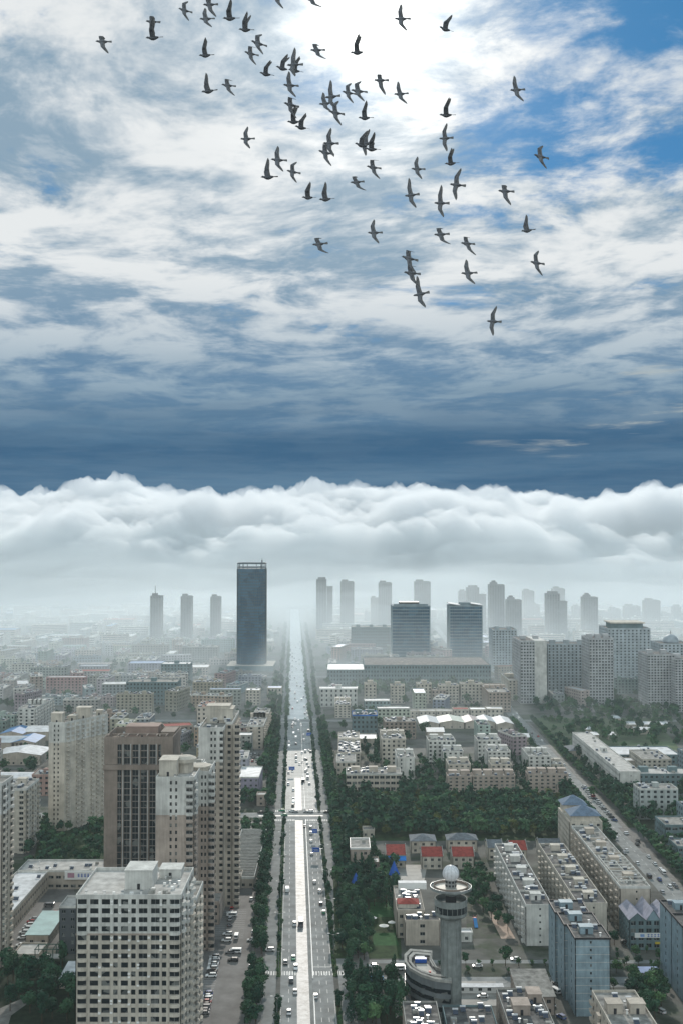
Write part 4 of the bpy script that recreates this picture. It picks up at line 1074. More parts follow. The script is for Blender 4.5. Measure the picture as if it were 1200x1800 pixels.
block('four-storey grey office building with window bands at the park edge beside the avenue', 608, 705, 1402, 1362, 22, 4, w_beige, near=True, band=True, lip=w_white, gear=22, heads=3, name='office_building', cat='office building')
block('low grey wing with a white rim beside the four-storey office building', 591, 625, 1368, 1340, 30, 3, w_beige, lip=w_white, gear=4, heads=0)
block('long low block crowded with rooftop heaters beside the avenue tree belt', 594, 634, 1352, 1324, 96, 5, w_cream, gear=130, heads=5)
block('second heater-covered block farther up the avenue tree belt', 588, 616, 1262, 1240, 60, 5, w_cream, gear=60, heads=3)
block('slab block ending in a plain wall, between the car park and the park trees', 697, 729, 1374, 1333, 34, 6, w_white, near=True, step=5, ww=1.2, gear=16)
block('slab block stepping back behind the plain-walled one', 670, 713, 1345, 1300, 46, 6, w_cream, gear=34, heads=4)
block('white block at the back of the garden courts, first of two stepped ranges', 752, 800, 1345, 1303, 22, 6, w_white, gear=18)
block('white block in the middle of the first stepped range', 777, 814, 1352, 1322, 18, 5, w_white, gear=14)
block('lower front block of the first stepped range, above the park trees', 787, 827, 1372, 1345, 22, 5, w_cream, gear=4)
block('long pinkish front block lining the park, west half', 830, 905, 1396, 1365, 12, 5, w_tan, near=True, heads=4, gear=14)
block('low white block joining the front range to the stepped range', 786, 829, 1396, 1366, 13, 5, w_tan, near=True, heads=2, gear=8)
block('white block at the back of the second stepped range', 838, 880, 1345, 1302, 22, 6, w_white, gear=20)
block('white block in the middle of the second stepped range', 856, 897, 1360, 1322, 20, 6, w_white, gear=22)
block('dark-roofed block of the second stepped range next to the front block', 862, 898, 1377, 1345, 15, 5, w_cream, gear=16)
block('long pinkish front block lining the park, east half beside the second avenue', 927, 998, 1394, 1362, 12, 5, w_tan, near=True, heads=4, gear=16)
block('white block behind the eastern front block', 928, 968, 1368, 1330, 34, 6, w_white, gear=26, heads=4)
block('beige block beside the second avenue behind the eastern front block', 962, 990, 1362, 1345, 22, 5, w_cream, gear=16)
block('white three-storey hospital-like building beside the avenue with dark square windows', 562, 628, 1243, 1211, 14, 4, w_white, roof=r_metal, lip=m_white, gear=0, heads=1, cat='office building', step=4.6)
block('small grey annex beside the white three-storey building', 597, 628, 1236, 1216, 14, 3, w_cream, gear=2, heads=0)
for i, (a, c, lb) in enumerate(((640,661,'narrow cream tower block alone, west end of the row of five'), (686,711,'narrow cream block, second of the row of five'), (732,758,'cream block, third of the row of five'), (770,806,'wider cream block, fourth of the row of five'), (809,848,'wide cream block, east end of the row of five'))):
    block(lb, a, c, 1237, 1203 + (i % 2)*3, 16, 6, w_cream, gear=6, heads=1)
block('low cream link block between the third and fourth of the row of five', 758, 783, 1238, 1214, 14, 4, w_tan, gear=2, heads=0)
block('building with a bright blue fence round its roof in the middle distance', 619, 663, 1290, 1258, 26, 4, w_teal, gear=20, heads=2, lip=mat('fence_blue', (.03,.15,.5)))
for i, (a, c, yb, yt, r, lb) in enumerate(((675,706,1263,1246,r_metal,'white-roofed two-storey shop at the west end of the market row'), (706,735,1263,1251,r_conc,'low brown shop in the market row beside the white-roofed one'), (736,765,1263,1251,r_pale,'third shop unit of the market row'), (766,795,1263,1251,r_pale,'fourth shop unit of the market row'), (796,824,1262,1248,r_red,'fifth shop unit of the market row, with a pinkish roof'), (826,854,1262,1248,r_grm,'sixth shop unit of the market row'), (855,884,1262,1247,r_metal,'east end shop of the market row'))):
    block(lb, a, c, yb, yt, 16, 2, w_cream, roof=r, gear=0, heads=0, name='shop', cat='shop')
def shed(label, x0, x1, yb, depth, h, roof, kind='gable', axis='x', wall=w_beige, name='shed', rise=2.2):
    a, c = P(x0, yb), P(x1, yb)
    b = house(name, label, a.x, c.x, a.y, a.y+depth, h, wall, roof, kind=kind, axis=axis, rise=rise, nfl=1, near=False, step=6, cat='shed'); b.done()
shed('blue-grey roofed shed behind the first stepped range', 737, 771, 1283, 40, 6, r_grm, axis='y')
shed('pale green roofed shed next to the blue-grey one', 772, 815, 1281, 36, 6, mat('green_metal_roof', (.28,.36,.32), rough=.5), axis='y')
shed('pinkish roofed shed beside the pale green one', 817, 842, 1281, 36, 6, mat('pink_metal_roof', (.36,.31,.31), rough=.5), axis='y')
shed('two-tone blue-grey shed beside the pinkish one', 844, 870, 1281, 36, 6, r_grm, axis='y')
shed('wide pale grey shed near the second avenue', 873, 902, 1284, 40, 6, r_metal, axis='y')
shed('white-walled hall in the courtyard between the stepped ranges', 750, 780, 1300, 22, 7, r_grm)
shed('bright white wall shed behind the second stepped range', 881, 930, 1310, 16, 7, r_metal)
shed('flat blue-grey shed west of the first stepped range', 624, 662, 1312, 26, 6, r_grm, kind='flat')
# factory group east of the second avenue
b = slab_block('long pale factory wing with window rows, running back from the second avenue', P(1088,1398).x, P(1088,1398).x+15, P(1088,1398).y, P(1088,1398).y+165, 16, 4, w_white, roof=r_pale, lip=w_white, heads=1, gear=12, bal=False, cap=96, step=3.2, name='factory_wing')
block('teal-walled factory front with rows of square windows', 1112, 1215, 1397, 1362, 22, 4, w_teal, roof=r_pale, gear=12, heads=2, near=True, name='factory_building', cat='factory')
block('long white-roofed factory hall at the back of the factory yard', 1050, 1195, 1343, 1328, 38, 2, w_teal, roof=r_metal, gear=4, heads=0, name='factory_hall', cat='factory')
block('raised factory block with a pink-grey roof in the factory yard', 1128, 1180, 1362, 1336, 40, 4, w_cream, roof=r_conc, gear=8, heads=0, name='factory_building', cat='factory')
shed('long white shed roof in the yard in front of the factory hall', 1100, 1128, 1352, 14, 6, r_metal, kind='flat')
shed('dark round-roofed hall beside the second avenue north of the factory', 1000, 1024, 1335, 22, 7, r_slate, kind='hip')
for i, (a, c, yb, lb) in enumerate(((1102,1176,1281,'long blue-white shed roof among trees north of the field'), (1118,1146,1291,'short white shed in front of the long blue-white one'), (1040,1052,1300,'small pale hut on the field, the western of two'), (1068,1082,1300,'small pale hut on the field, the eastern of two'), (1025,1045,1290,'low white hut near the middle of the field'), (1078,1090,1270,'tiny white hut at the field edge by the trees'))):
    shed(lb, a, c, yb, 12, 4, r_metal, kind='shed', rise=.8)
block('glass-fronted teal building with a roof terrace frame at the east edge, beyond the second avenue', 1168, 1215, 1485, 1452, 22, 3, w_teal, gear=4, heads=0, near=True, band=True, name='office_building', cat='office building')
block('low green-grey building at the east edge beside the teal glass one', 1190, 1225, 1520, 1490, 18, 3, w_teal, gear=8, heads=0, near=True)
# west mid
block('blue-roofed low building beside the avenue trees', 470, 495, 1232, 1210, 18, 3, w_cream, roof=r_bluem, gear=0, heads=0)
block('white-roofed cream block in the mid distance close to the blue-roofed one', 432, 457, 1240, 1214, 18, 5, w_cream, roof=r_metal, gear=2, heads=0)
block('rust-roofed block with heaters on its roof behind the beige tower', 346, 372, 1290, 1244, 42, 6, w_cream, roof=mat('rust_roof', (.24,.13,.10), var=.4, scale=.3), gear=10, heads=0)
block('grey colonnaded office slab with a raised middle, in the haze west of the avenue', 222, 312, 1240, 1200, 30, 6, w_teal, gear=4, heads=1, band=False, name='office_building', cat='office building')
block('wide blue-grey block with a flat white roof in the haze beyond the colonnaded office', 283, 334, 1206, 1168, 26, 7, w_teal, roof=r_metal, gear=2, heads=1, name='office_building', cat='office building')
for i, (a, c, yb, r, lb) in enumerate(((0,40,1306,r_bluem,'blue-roofed workshop at the west edge'), (42,86,1302,r_metal,'white-roofed workshop beside the cream slab block'), (-10,72,1345,r_metal,'long white-roofed workshop in front of the blue one'), (-20,50,1392,r_metal,'large pale workshop roof nearest the garden blocks'), (20,62,1322,r_bluem,'bright blue workshop roof between two white ones'), (-40,40,1322,r_grm,'grey workshop roof at the west edge'))):
    shed(lb, a, c, yb, 34 if i not in (3,) else 30, 8, r, axis='x' if i % 2 else 'y', rise=2.5)
balcony_block('pale apartment block in haze above the workshop roofs at the west edge', P(32,1288).x, P(62,1288).x, P(32,1288).y, P(32,1288).y+70, 22, 7, w_white, curved=False, near=False, heads=4, gear=24)

# ------------------------------------------------------------------ the skyline
def skyscraper():
    X0, X1, Y, h = fb(415.5, 466, 1178, 1000); cx = (X0+X1)/2; w = (X1-X0)/2; d = 21; r = 12
    g = empty('skyscraper', (cx, Y+d, 0)); tag(g, 'lone dark blue skyscraper with rounded corners and an open ring on its roof', 'skyscraper'); reserve(X0, X1, Y, Y+2*d, 25)
    def rr(s=0.0):
        p = []
        for k, (sx, sy) in enumerate(((1,-1),(1,1),(-1,1),(-1,-1))):
            for q in range(7):
                a = (-90 + 90*k + 15*q) * math.pi/180
                p.append((sx*(w-r) + (r+s)*math.cos(a), sy*(d-r) + (r+s)*math.sin(a)))
        return p
    b = MB(); b.prism(rr(), 0, h, glass_b, r_dark); b.build('glass_wall', g)
    b = MB(); fr = mat('tower_frame', (.05,.075,.095), rough=.5)
    pl = rr(); n = len(pl)
    k = 0
    for z in [4.2*q for q in range(1, int(h/4.2))]:
        for j in range(n):
            a, c = pl[j], pl[(j+1) % n]; ln = math.hypot(c[0]-a[0], c[1]-a[1])
            b.obox(a, ((c[0]-a[0])/ln, (c[1]-a[1])/ln), 0, ln, 0.0, .25, z, z+.9, fr)
    b.build('floor_band', g)
    b = MB()
    for j in range(n):
        a, c = pl[j], pl[(j+1) % n]; ln = math.hypot(c[0]-a[0], c[1]-a[1]); m = max(1, int(ln/2.6))
        for q in range(m):
            b.obox(a, ((c[0]-a[0])/ln, (c[1]-a[1])/ln), ln*q/m, ln*q/m+.35, 0, .5, 0, h, fr)
    b.build('mullions', g)
    b = MB()
    for z0, z1 in ((h+1.5, h+2.6), (h+6.6, h+8.2)):
        for j in range(n):
            a, c = pl[j], pl[(j+1) % n]; ln = math.hypot(c[0]-a[0], c[1]-a[1]); b.obox(a, ((c[0]-a[0])/ln, (c[1]-a[1])/ln), 0, ln, -.9, .1, z0, z1, fr)
    for j in range(0, n, 2): b.cyl(pl[j][0]*.985, pl[j][1]*.985, .35, h, h+6.6, fr, 6)
    b.build('roof_ring', g)
    b = MB(); b.box(w-5.5, w-4, -d+6, -d+7.5, h, h+12, fr); b.cyl(w-4.7, -d+6.7, .25, h+12, h+15, fr, 6); b.build('mast', g)
    b = MB(); b.box(-w-12, w+12, -d-14, d+10, 0, 7, w_teal, r_dark); b.box(-w-12.2, w+12.2, -d-14.2, d+10.2, 7.002, 7.5, w_cream); b.build('podium', g)
skyscraper()
def twin(label, x0, x1, yt, yb, lids=False):
    X0, X1, Y, h = fb(x0, x1, yb, yt)
    b = Bld('office_tower', label, X0, X1, Y, Y+42, h, mat('tower_band', (.20,.26,.29), streak=.15), cat='office tower')
    w, d = b.w/2, b.d/2; nf = 17; fh = h/nf
    b.W.box(-w+.8, w-.8, -d+.8, d-.8, 0, h, glass_b)
    for k in range(nf+1):
        z = k*fh
        b.W.box(-w, w, -d, d, max(0, z-.55), z+.75, b.wall) if k < nf else b.W.box(-w, w, -d, d, z-.6, z+1.2, b.wall)
    for x in (-w, w-1.2): b.W.box(x-.05, x+1.25, -d-.05, d+.05, 0, h+.9, b.wall)
    i = 0; x = -w+1.2
    while x < w-2:
        b.W.box(x-.12, x+.12, -d-.12, -d+.9, 0, h, b.wall); x += 3.4
    if lids:
        l = MB(); l.hexa([(-w,-d,h+3.5),(-w+17,-d,h+1.3),(-w+17,d,h+1.3),(-w,d,h+3.5),(-w,-d,h+4.6),(-w+17,-d,h+2.2),(-w+17,d,h+2.2),(-w,d,h+4.6)], r_metal)
        l.hexa([(w-17,-d,h+3.5),(w,-d,h+1.3),(w,d,h+1.3),(w-17,d,h+3.5),(w-17,-d,h+4.6),(w,-d,h+2.2),(w,d,h+2.2),(w-17,d,h+4.6)], r_metal); l.build('roof_lid', b.root)
        b.head(-8, 8, -10, 10, h+1.2, 4, b.wall, name='plant_room', door=False)
    else:
        b.head(-w+12, w-16, -14, 14, h+1.2, 4.6, m_dark, name='plant_room', door=False); b.head(-w+3, w-3, -d+3, -d+4, h+1.2, 2.0, b.wall, name='screen_wall', door=False)
    b.done()
twin('blue glass banded office tower with a dark flat roof box, western of the pair', 688, 755.5, 1066, 1163)
twin('blue glass banded office tower with two tilted white roof lids, eastern of the pair', 789, 847.5, 1066, 1160, True)
block('wide dark podium under the two blue glass office towers', 640, 862, 1206, 1170, 100, 5, w_teal, roof=r_dark, heads=0, gear=0, name='podium_building', cat='podium')
block('curved-roofed hall wing with a white roof at the west end of the podium', 575, 655, 1205, 1178, 70, 4, w_teal, roof=r_metal, heads=0, gear=0, name='podium_building', cat='podium')
block('pale office slab in the haze behind the western blue glass tower', 617, 688, 1150, 1103, 30, 9, w_teal, heads=3, gear=0, name='office_slab', cat='office building')
FAR = [
 (264.5,284,1049,2022,'slim hazy tower with an antenna, first west of the skyscraper row', 'ant'), (318,337,1050,2022,'slim hazy tower, middle one of three west of the dark skyscraper', 's'), (370,387.5,1051,2050,'slim hazy tower close to the dark skyscraper', 's'),
 (556,585,1020,2250,'stepped hazy tower beside the avenue', 'st'), (598,622,1024,2300,'hazy square tower second east of the avenue', 's'), (651,666,1053,2450,'short faint tower leaning against a taller one', 's'), (665,688,1026,2350,'hazy tower behind the western blue glass tower', 's'),
 (728,756,1024,2350,'hazy tower rising over the roof of the western blue glass tower', 's'), (806,824,1041,2650,'faint tower over the roof lids of the eastern blue glass tower', 's'), (820,854,1034,2350,'broken-topped tower behind the eastern blue glass tower', 'st'),
 (859,886,1029,2150,'hazy tower with a peaked roof, tallest of the eastern group', 'pk'), (890,916,1056,2050,'short tower with a domed cap in the eastern group', 'pk'), (919,938,1040,2700,'faint tall tower in the middle of the eastern group', 's'), (934,948,1064,2750,'faint low tower beside the faint tall one', 's'),
 (960,997,1045,2100,'broad twin-bodied hazy tower of the eastern group', 'st'), (971,992,1036,2600,'faint tower top showing above the broad twin-bodied one', 's'), (1007,1024,1068,2650,'faint low tower west of the crisp slim one', 's'), (1024,1050,1051,2150,'crisp slim tower with a small roof cap in the eastern group', 'pk'),
 (1098,1125,1067,2600,'faint wide tower with a sloping roof toward the east edge', 's'), (1133,1160,1057,2400,'hazy tower with a notched roof, last before the east edge', 's'), (1052,1072,1078,2700,'very faint low tower behind the great grey block', 's'),
]
hz = mat('far_wall', (.16,.17,.18), streak=.1)
FAR += [(1072,1090,1072,2700,'faint low tower showing between the great grey block and the faint wide tower','s'),(1164,1180,1080,2700,'very faint tower at the east edge beside the notched tower','s'),(903,914,1070,2650,'very faint narrow tower behind the domed-cap one','s'),(1184,1204,1068,2600,'faint tower cut by the east edge of the picture','st'),(640,650,1078,2700,'very faint stub of a tower west of the leaning short one','s')]
for x0, x1, yt, Y, lb, k in FAR:
    Y = Y if Y < 2300 else 2300 + (Y-2300)*.45
    a = At(x0, yt, Y); c = At(x1, yt, Y); h = a.z
    b = Bld('residential_tower', lb, a.x, c.x, Y, Y+26, h, hz, near=False, cat='tower', roof=r_dark); w, d = b.w/2, b.d/2
    nf = int(h/3.2); fh = h/nf
    if k == 'st':
        xs = w*.25; b.core(-w, xs, -d, d, 0, h, parapet=1.5); b.core(xs, w, -d+4, d, 0, h-14, parapet=1.5); b.facade((-w,-d), (xs,-d), 0, nf, fh, even(xs+w, 4.2, 2), wh=1.7)
    else:
        b.core(-w, w, -d, d, 0, h, parapet=1.5); b.facade((-w,-d), (w,-d), 0, nf, fh, even(b.w, 4.2, 2), wh=1.7)
    b.head(-w*.8, w*.1, -6, 6, h, 5.5, hz, name='machine_room', door=False)
    if k == 's': b.head(w*.2, w*.8, -4, 6, h, 2.5, hz, name='lift_house', door=False)
    if k == 'pk': b.head(-w*.6, -w*.1, -3, 3, h+5.6, 3, hz, name='roof_cap', door=False)
    if k == 'ant':
        p = MB(); p.cyl(-w*.3, 0, .7, h+5, h+20, m_dark, 6, r2=.3); p.build('antenna', b.root)
    b.done()
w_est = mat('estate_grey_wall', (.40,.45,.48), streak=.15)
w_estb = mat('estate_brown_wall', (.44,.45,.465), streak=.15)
def estate(label, x0, x1, yb, yt, depth, nfl, wall, lip=None, heads=2, step=4.0, ww=1.9, crown=None, side=None, gear=3, color=None):
    X0, X1, Y, h = fb(x0, x1, yb, yt)
    b = Bld('housing_block', label, X0, X1, Y, Y+depth, h, wall, near=False, color=color, roof=r_dark)
    w, d = b.w/2, b.d/2; fh = h/nfl; b.core(-w, w, -d, d, 0, h, lip=lip, parapet=1.2)
    b.facade((-w,-d), (w,-d), 0, nfl, fh, even(b.w, step, ww), wh=fh*.5); b.facade((-w,d), (-w,-d), 0, nfl, fh, even(b.d, step, ww), wh=fh*.5)
    for i in range(heads): x = -w + b.w*(i+.5)/heads; b.head(x-3, x+3, -3, 4, h+.1, 4.0, wall, door=False)
    if crown:
        p = MB(); p.box(-w*.72, w*.72, -d*.7, d*.7, h, h+6.5, w_teal); p.box(-w*.8, w*.8, -d*.8, d*.8, h+6.5, h+8, w_cream); p.build('crown', b.root)
    if side == 'blank': b.W.box(w-13, w+.1, -d-.6, d+.1, 0, h+1, w_white)
    b.done(); return b
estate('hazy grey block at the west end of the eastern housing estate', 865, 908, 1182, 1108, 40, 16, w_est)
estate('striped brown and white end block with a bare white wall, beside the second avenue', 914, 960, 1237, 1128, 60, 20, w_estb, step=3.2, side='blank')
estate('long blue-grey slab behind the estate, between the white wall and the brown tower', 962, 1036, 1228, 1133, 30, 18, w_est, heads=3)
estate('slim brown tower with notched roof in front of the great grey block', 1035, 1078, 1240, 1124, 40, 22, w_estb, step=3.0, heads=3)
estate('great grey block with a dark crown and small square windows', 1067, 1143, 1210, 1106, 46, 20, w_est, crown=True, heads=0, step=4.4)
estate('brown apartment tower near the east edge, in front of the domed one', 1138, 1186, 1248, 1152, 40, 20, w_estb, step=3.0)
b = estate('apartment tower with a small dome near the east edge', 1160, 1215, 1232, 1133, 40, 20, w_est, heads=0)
p = MB(); p.lathe([(9*math.cos(math.pi/2*q/8), b.h+1+9*math.sin(math.pi/2*q/8)) for q in range(9)], r_grm, 20); p.cyl(0,0,.3,b.h+9,b.h+14,m_dark,6); p.build('dome', b.root)
estate('low brown apartment block cut by the east edge of the picture', 1186, 1240, 1252, 1160, 40, 20, w_estb, step=3.0)
estate('low long slab with a white roof edge, in front of the striped block', 893, 913, 1232, 1196, 60, 7, w_cream, lip=w_white)
block('long cream block with a pale roof lining the second avenue near its far crossing', 858, 897, 1252, 1218, 75, 6, w_tan, heads=4, gear=20)
# ------------------------------------------------------------------ ordinary blocks filling the districts
reserve(*(lambda a, c: (a.x, c.x, c.y-260, c.y+30))(P(585,1388), P(1002,1388)))     # wooded park
reserve(-160, 60, 380, 700); reserve(20, 300, 380, 700); reserve(P(930,1320).x, P(1200,1320).x, P(930,1325).y, P(930,1262).y); reserve(-230,-100,380,780)
reserve(P(618,1240).x, P(862,1240).x, P(600,1242).y, P(600,1206).y); reserve(P(1040,1400).x, P(1240,1400).x, 790, 985)
reserve(P(700,1395).x, P(925,1395).x, P(600,1398).y, P(600,1310).y)
cand = []
ri = random.Random(5)
def zone(Y0, Y1, dx, dy, hmin, hmax):
    Y = Y0; row = 0
    while Y < Y1:
        half = 600/FOC*Y + 25; x = -half - ri.uniform(0, dx)
        slab_row = row % 3
        while x < half:
            w = ri.uniform(.5, .88)*dx; d = ri.uniform(11, 15) if slab_row else ri.uniform(18, dy*.7)
            if ri.random() < .40: w, d = ri.uniform(11, 15), dy*.82
            xx = x + w/2 - .043*(Y-1000)*0; yy = Y + ri.uniform(-.12, .12)*dy + d/2
            if free(xx, yy, w/2+1, d/2+1) and ri.random() < .93:
                cand.append((xx, yy, w, d, ri.choice((ri.uniform(hmin, hmin+4), ri.uniform((hmin+hmax)/2, hmax), ri.uniform(hmin+2, hmax)))))
            x += (dx if w > 16 else 24)*ri.uniform(.95, 1.1)
        Y += dy*ri.uniform(.95, 1.1); row += 1
zone(700, 1150, 42, 36, 9, 20); zone(1150, 1520, 52, 44, 8, 21); zone(1520, 2050, 64, 60, 7, 20); zone(2050, 2950, 90, 88, 7, 22)
cand.sort(key=lambda c: c[1])
WC = [((.46,.45,.42),'cream'), ((.50,.50,.49),'white'), ((.33,.33,.33),'grey'), ((.36,.29,.26),'pinkish'), ((.26,.31,.33),'blue-grey'), ((.38,.34,.28),'tan')]
RC = [(r_conc,'concrete',.45), (r_dark,'dark',.6), (r_pale,'pale',.8), (r_metal,'white',.88), (r_bluem,'blue',.93), (r_grm,'grey metal',.97), (r_red,'red',1.01)]
def place_name(x, y):
    side = 'west of the avenue' if x < KX*y else ('between the two avenues' if x < S2(0, y)[0] else 'east of the second avenue')
    dist = 'in the middle distance' if y < 1140 else ('beyond the second crossing' if y < 1500 else 'in the haze')
    return side + ', ' + dist
NB = 0; far_mb = MB()
for x, y, w, d, h in cand:
    q = ri.random(); rm, rn = next((r[0], r[1]) for r in RC if q < r[2]); c, cn = ri.choice(WC)
    c = tuple(v*ri.uniform(.85, 1.12) for v in c); nf = max(2, int(h/3)); fh = h/nf
    rz = ri.choice((0, 0, .04, .04, .3, -.25)) if min(w, d) < 20 else .04
    if NB < 235:
        NB += 1
        b = Bld('city_block', None, x-w/2, x+w/2, y-d/2, y+d/2, h, w_obj, near=False, rz=rz, color=c, roof=rm); RES.pop()
        later(b.root, 'blk', f'{cn} block, {rn} roof, {place_name(x, y)}, # outwards', 'building', 'ordinary city blocks')
        b.core(-w/2, w/2, -d/2, d/2, 0, h, parapet=.8, lip=ri.choice((None, None, w_white)))
        b.facade((-w/2,-d/2), (w/2,-d/2), 0, nf, fh, even(w, 3.8, 1.9), wh=fh*.5)
        if x < 0: b.facade((w/2,-d/2), (w/2,d/2), 0, nf, fh, even(d, 3.8, 1.9), wh=fh*.5)
        else: b.facade((-w/2,d/2), (-w/2,-d/2), 0, nf, fh, even(d, 3.8, 1.9), wh=fh*.5)
        if rm in (r_conc, r_dark, r_pale):
            nh = max(1, int(w/16))
            for i in range(nh):
                hx = -w/2 + w*(i+.5)/nh; b.R.box(hx-2, hx+2, -1, 3, h+.1, h+3, w_obj)
            b.scatter(-w/2+1.2, w/2-1.2, -d/2+1.2, d/2-1.2, h+.12, int(w*d/(28 if y < 1500 else 60)), ri)
        b.done()
    else:
        cs, sn = math.cos(rz), math.sin(rz)
        def T(px, py): return (x+px*cs-py*sn, y+px*sn+py*cs)
        pl = [T(-w/2,-d/2), T(w/2,-d/2), T(w/2,d/2), T(-w/2,d/2)]
        far_mb.prism(pl, 0, h, ri.choice((w_cream, w_white, w_beige, w_tan, w_teal)), rm)
        for k in range(nf):
            a, c2 = pl[0], pl[1]; ln = math.hypot(c2[0]-a[0], c2[1]-a[1]); t_ = ((c2[0]-a[0])/ln, (c2[1]-a[1])/ln)
            far_mb.obox(a, t_, 1, ln-1, 0, .12, k*fh+1, k*fh+2.4, glass)
        for k in range(3):
            gx, gy = T(ri.uniform(-w/2+2, w/2-2), ri.uniform(-d/2+2, d/2-2)); far_mb.box(gx-1.5, gx+1.5, gy-1, gy+1, h+.01, h+2, m_white)
tag(far_mb.build('distant_blocks'), 'mass of small hazy blocks spreading to the foot of the fog bank', kind='stuff')

# ------------------------------------------------------------------ trees
def crown_mesh(name, seed, W_, H_, n, sz, m, cone=False):
    r = random.Random(seed); b = MB(); blobs = []
    if cone:
        for k in range(9):
            t = k/8; blobs.append((r.uniform(-.1,.1)*W_, r.uniform(-.1,.1)*W_, H_*(.05+.9*t), W_*.5*(1-t)**.8+.25, H_*.12))
    else:
        for k in range(11):
            a = r.uniform(0, 6.28); q = r.uniform(.1, .62)*W_/2; t = r.uniform(.22, .82)
            blobs.append((q*math.cos(a), q*math.sin(a), H_*t, W_*r.uniform(.17,.30), H_*r.uniform(.13,.24)))
    k = b.mi(m)
    for i in range(n):
        bx, by, bz, br, bh = r.choice(blobs)
        v = Vector((r.gauss(0,1), r.gauss(0,1), r.gauss(0,1))).normalized(); f = r.uniform(.72, 1.12)
        c = Vector((bx+v.x*br*f, by+v.y*br*f, max(.2, bz+v.z*bh*f)))
        nn = (v + Vector((r.uniform(-.7,.7), r.uniform(-.7,.7), r.uniform(-.4,.9)))).normalized()
        u = nn.orthogonal().normalized(); w_ = nn.cross(u); a = r.uniform(0, 6.28); s = sz*r.uniform(.6, 1.25)
        e1 = (u*math.cos(a)+w_*math.sin(a))*s; e2 = (w_*math.cos(a)-u*math.sin(a))*s*r.uniform(.5,.9)
        o = len(b.v); b.v += [tuple(c+e1), tuple(c+e2*1.0), tuple(c-e1*.9), tuple(c-e2)]; b.f.append((o,o+1,o+2,o+3)); b.i.append(k)
    return b
def trunk_mesh(h, r_):
    b = MB(); b.cyl(0, 0, r_, 0, h, m_bark, 7, r2=r_*.55)
    for a in (0.3, 2.3, 4.4): b.bar((0,0,h*.62), (math.cos(a)*h*.3, math.sin(a)*h*.3, h*1.05), r_*.4, m_bark)
    return b.mesh('trunk')
KINDS_ = {}
for k, (W_, H_, n, sz, m, th, cone) in {'broad': (6.6,5.6,620,.52,m_leaf,2.6,False), 'dark': (6.2,5.4,620,.50,m_leafd,2.6,False), 'tall': (5.0,8.5,680,.50,m_leafd,2.4,False), 'pale': (5.4,4.6,520,.46,m_leafy,2.2,False), 'cone': (4.4,10,620,.42,m_leafd,1.4,True), 'shrub': (3.0,3.0,260,.34,m_leaf,.9,False)}.items():
    KINDS_[k] = [(crown_mesh('crown', hash(k) % 97 + s if False else 31*s+len(k), W_, H_, n, sz, m, cone).mesh('crown'), trunk_mesh(th+H_*.25, .2), th) for s in range(3)]
LIGHTK = {k: crown_mesh('crown', 5, W_, H_, n, sz, m, c) for k, (W_, H_, n, sz, m, c) in {'broad': (7,6,110,1.1,m_leaf,False), 'dark': (6.6,6,110,1.1,m_leafd,False), 'tall': (5.2,9,120,1.1,m_leafd,False), 'pale': (5.6,5,80,1.0,m_leafy,False), 'cone': (4.6,10,100,.9,m_leafd,True), 'shrub': (3,3,46,.7,m_leaf,False)}.items()}
TR = []     # (x, y, kind, scale, where)
rt = random.Random(3)
def tree(x, y, kind, s, where, chk=False, hx=2):
    half = 600/FOC*y + 6
    if abs(x) > half or (chk and not free(x, y, hx, hx)): return
    TR.append((x, y, kind, s, where))
def trow(u, Y0, Y1, step, kinds, s, where, f=AV, gaps=((738,764),(1128,1156),(1490,1524))):
    Y = Y0
    while Y < Y1:
        if not any(a < Y < b for a, b in gaps) and rt.random() < .93:
            x, y = f(u + rt.uniform(-.7,.7), Y); tree(x, y, rt.choice(kinds), s*rt.uniform(.78, 1.18), where)
        Y += step*rt.uniform(.8, 1.2)
W1, W2, W3, W4 = 'in the dense row west of the avenue', 'on the planted strip west of the main lanes', 'on the planted strip east of the main lanes', 'in the dense belt east of the avenue'
trow(-13.4, 425, 1500, 5.2, ('dark','tall','dark','broad'), .9, W1, gaps=((482,492),(738,764),(1128,1156),(1490,1524))); trow(-16.0, 425, 1130, 6.5, ('dark','tall'), .85, W1, gaps=((478,498),(738,764)))
trow(-5.5, 425, 1130, 4.6, ('shrub','shrub','tall'), .62, W2, gaps=((450,476),(736,766)))
trow(18, 425, 1130, 4.8, ('shrub','shrub','tall'), .62, W3, gaps=((450,476),(736,766)))
trow(26.3, 425, 1500, 5.6, ('dark','broad','tall'), .9, W4, gaps=((460,492),(1128,1156),(1490,1524))); trow(30.5, 425, 1130, 6.0, ('broad','dark','dark'), .95, W4, gaps=((460,492),))
for u, w_ in ((-5.5, W2), (18, W3)): trow(u, 1156, 2000, 11, ('broad',), .8, w_)
for u, w_ in ((-14, W1), (28, W4)): trow(u, 1524, 2400, 13, ('dark',), 1.1, w_)
trow(-20, 880, 1500, 7, ('dark','broad'), 1.3, W1)
W5 = 'beside the second avenue'
trow(-8.5, 680, 1130, 7, ('dark','broad'), .95, W5, f=S2, gaps=()); trow(12, 520, 1130, 7, ('dark','broad'), .95, W5, f=S2, gaps=())
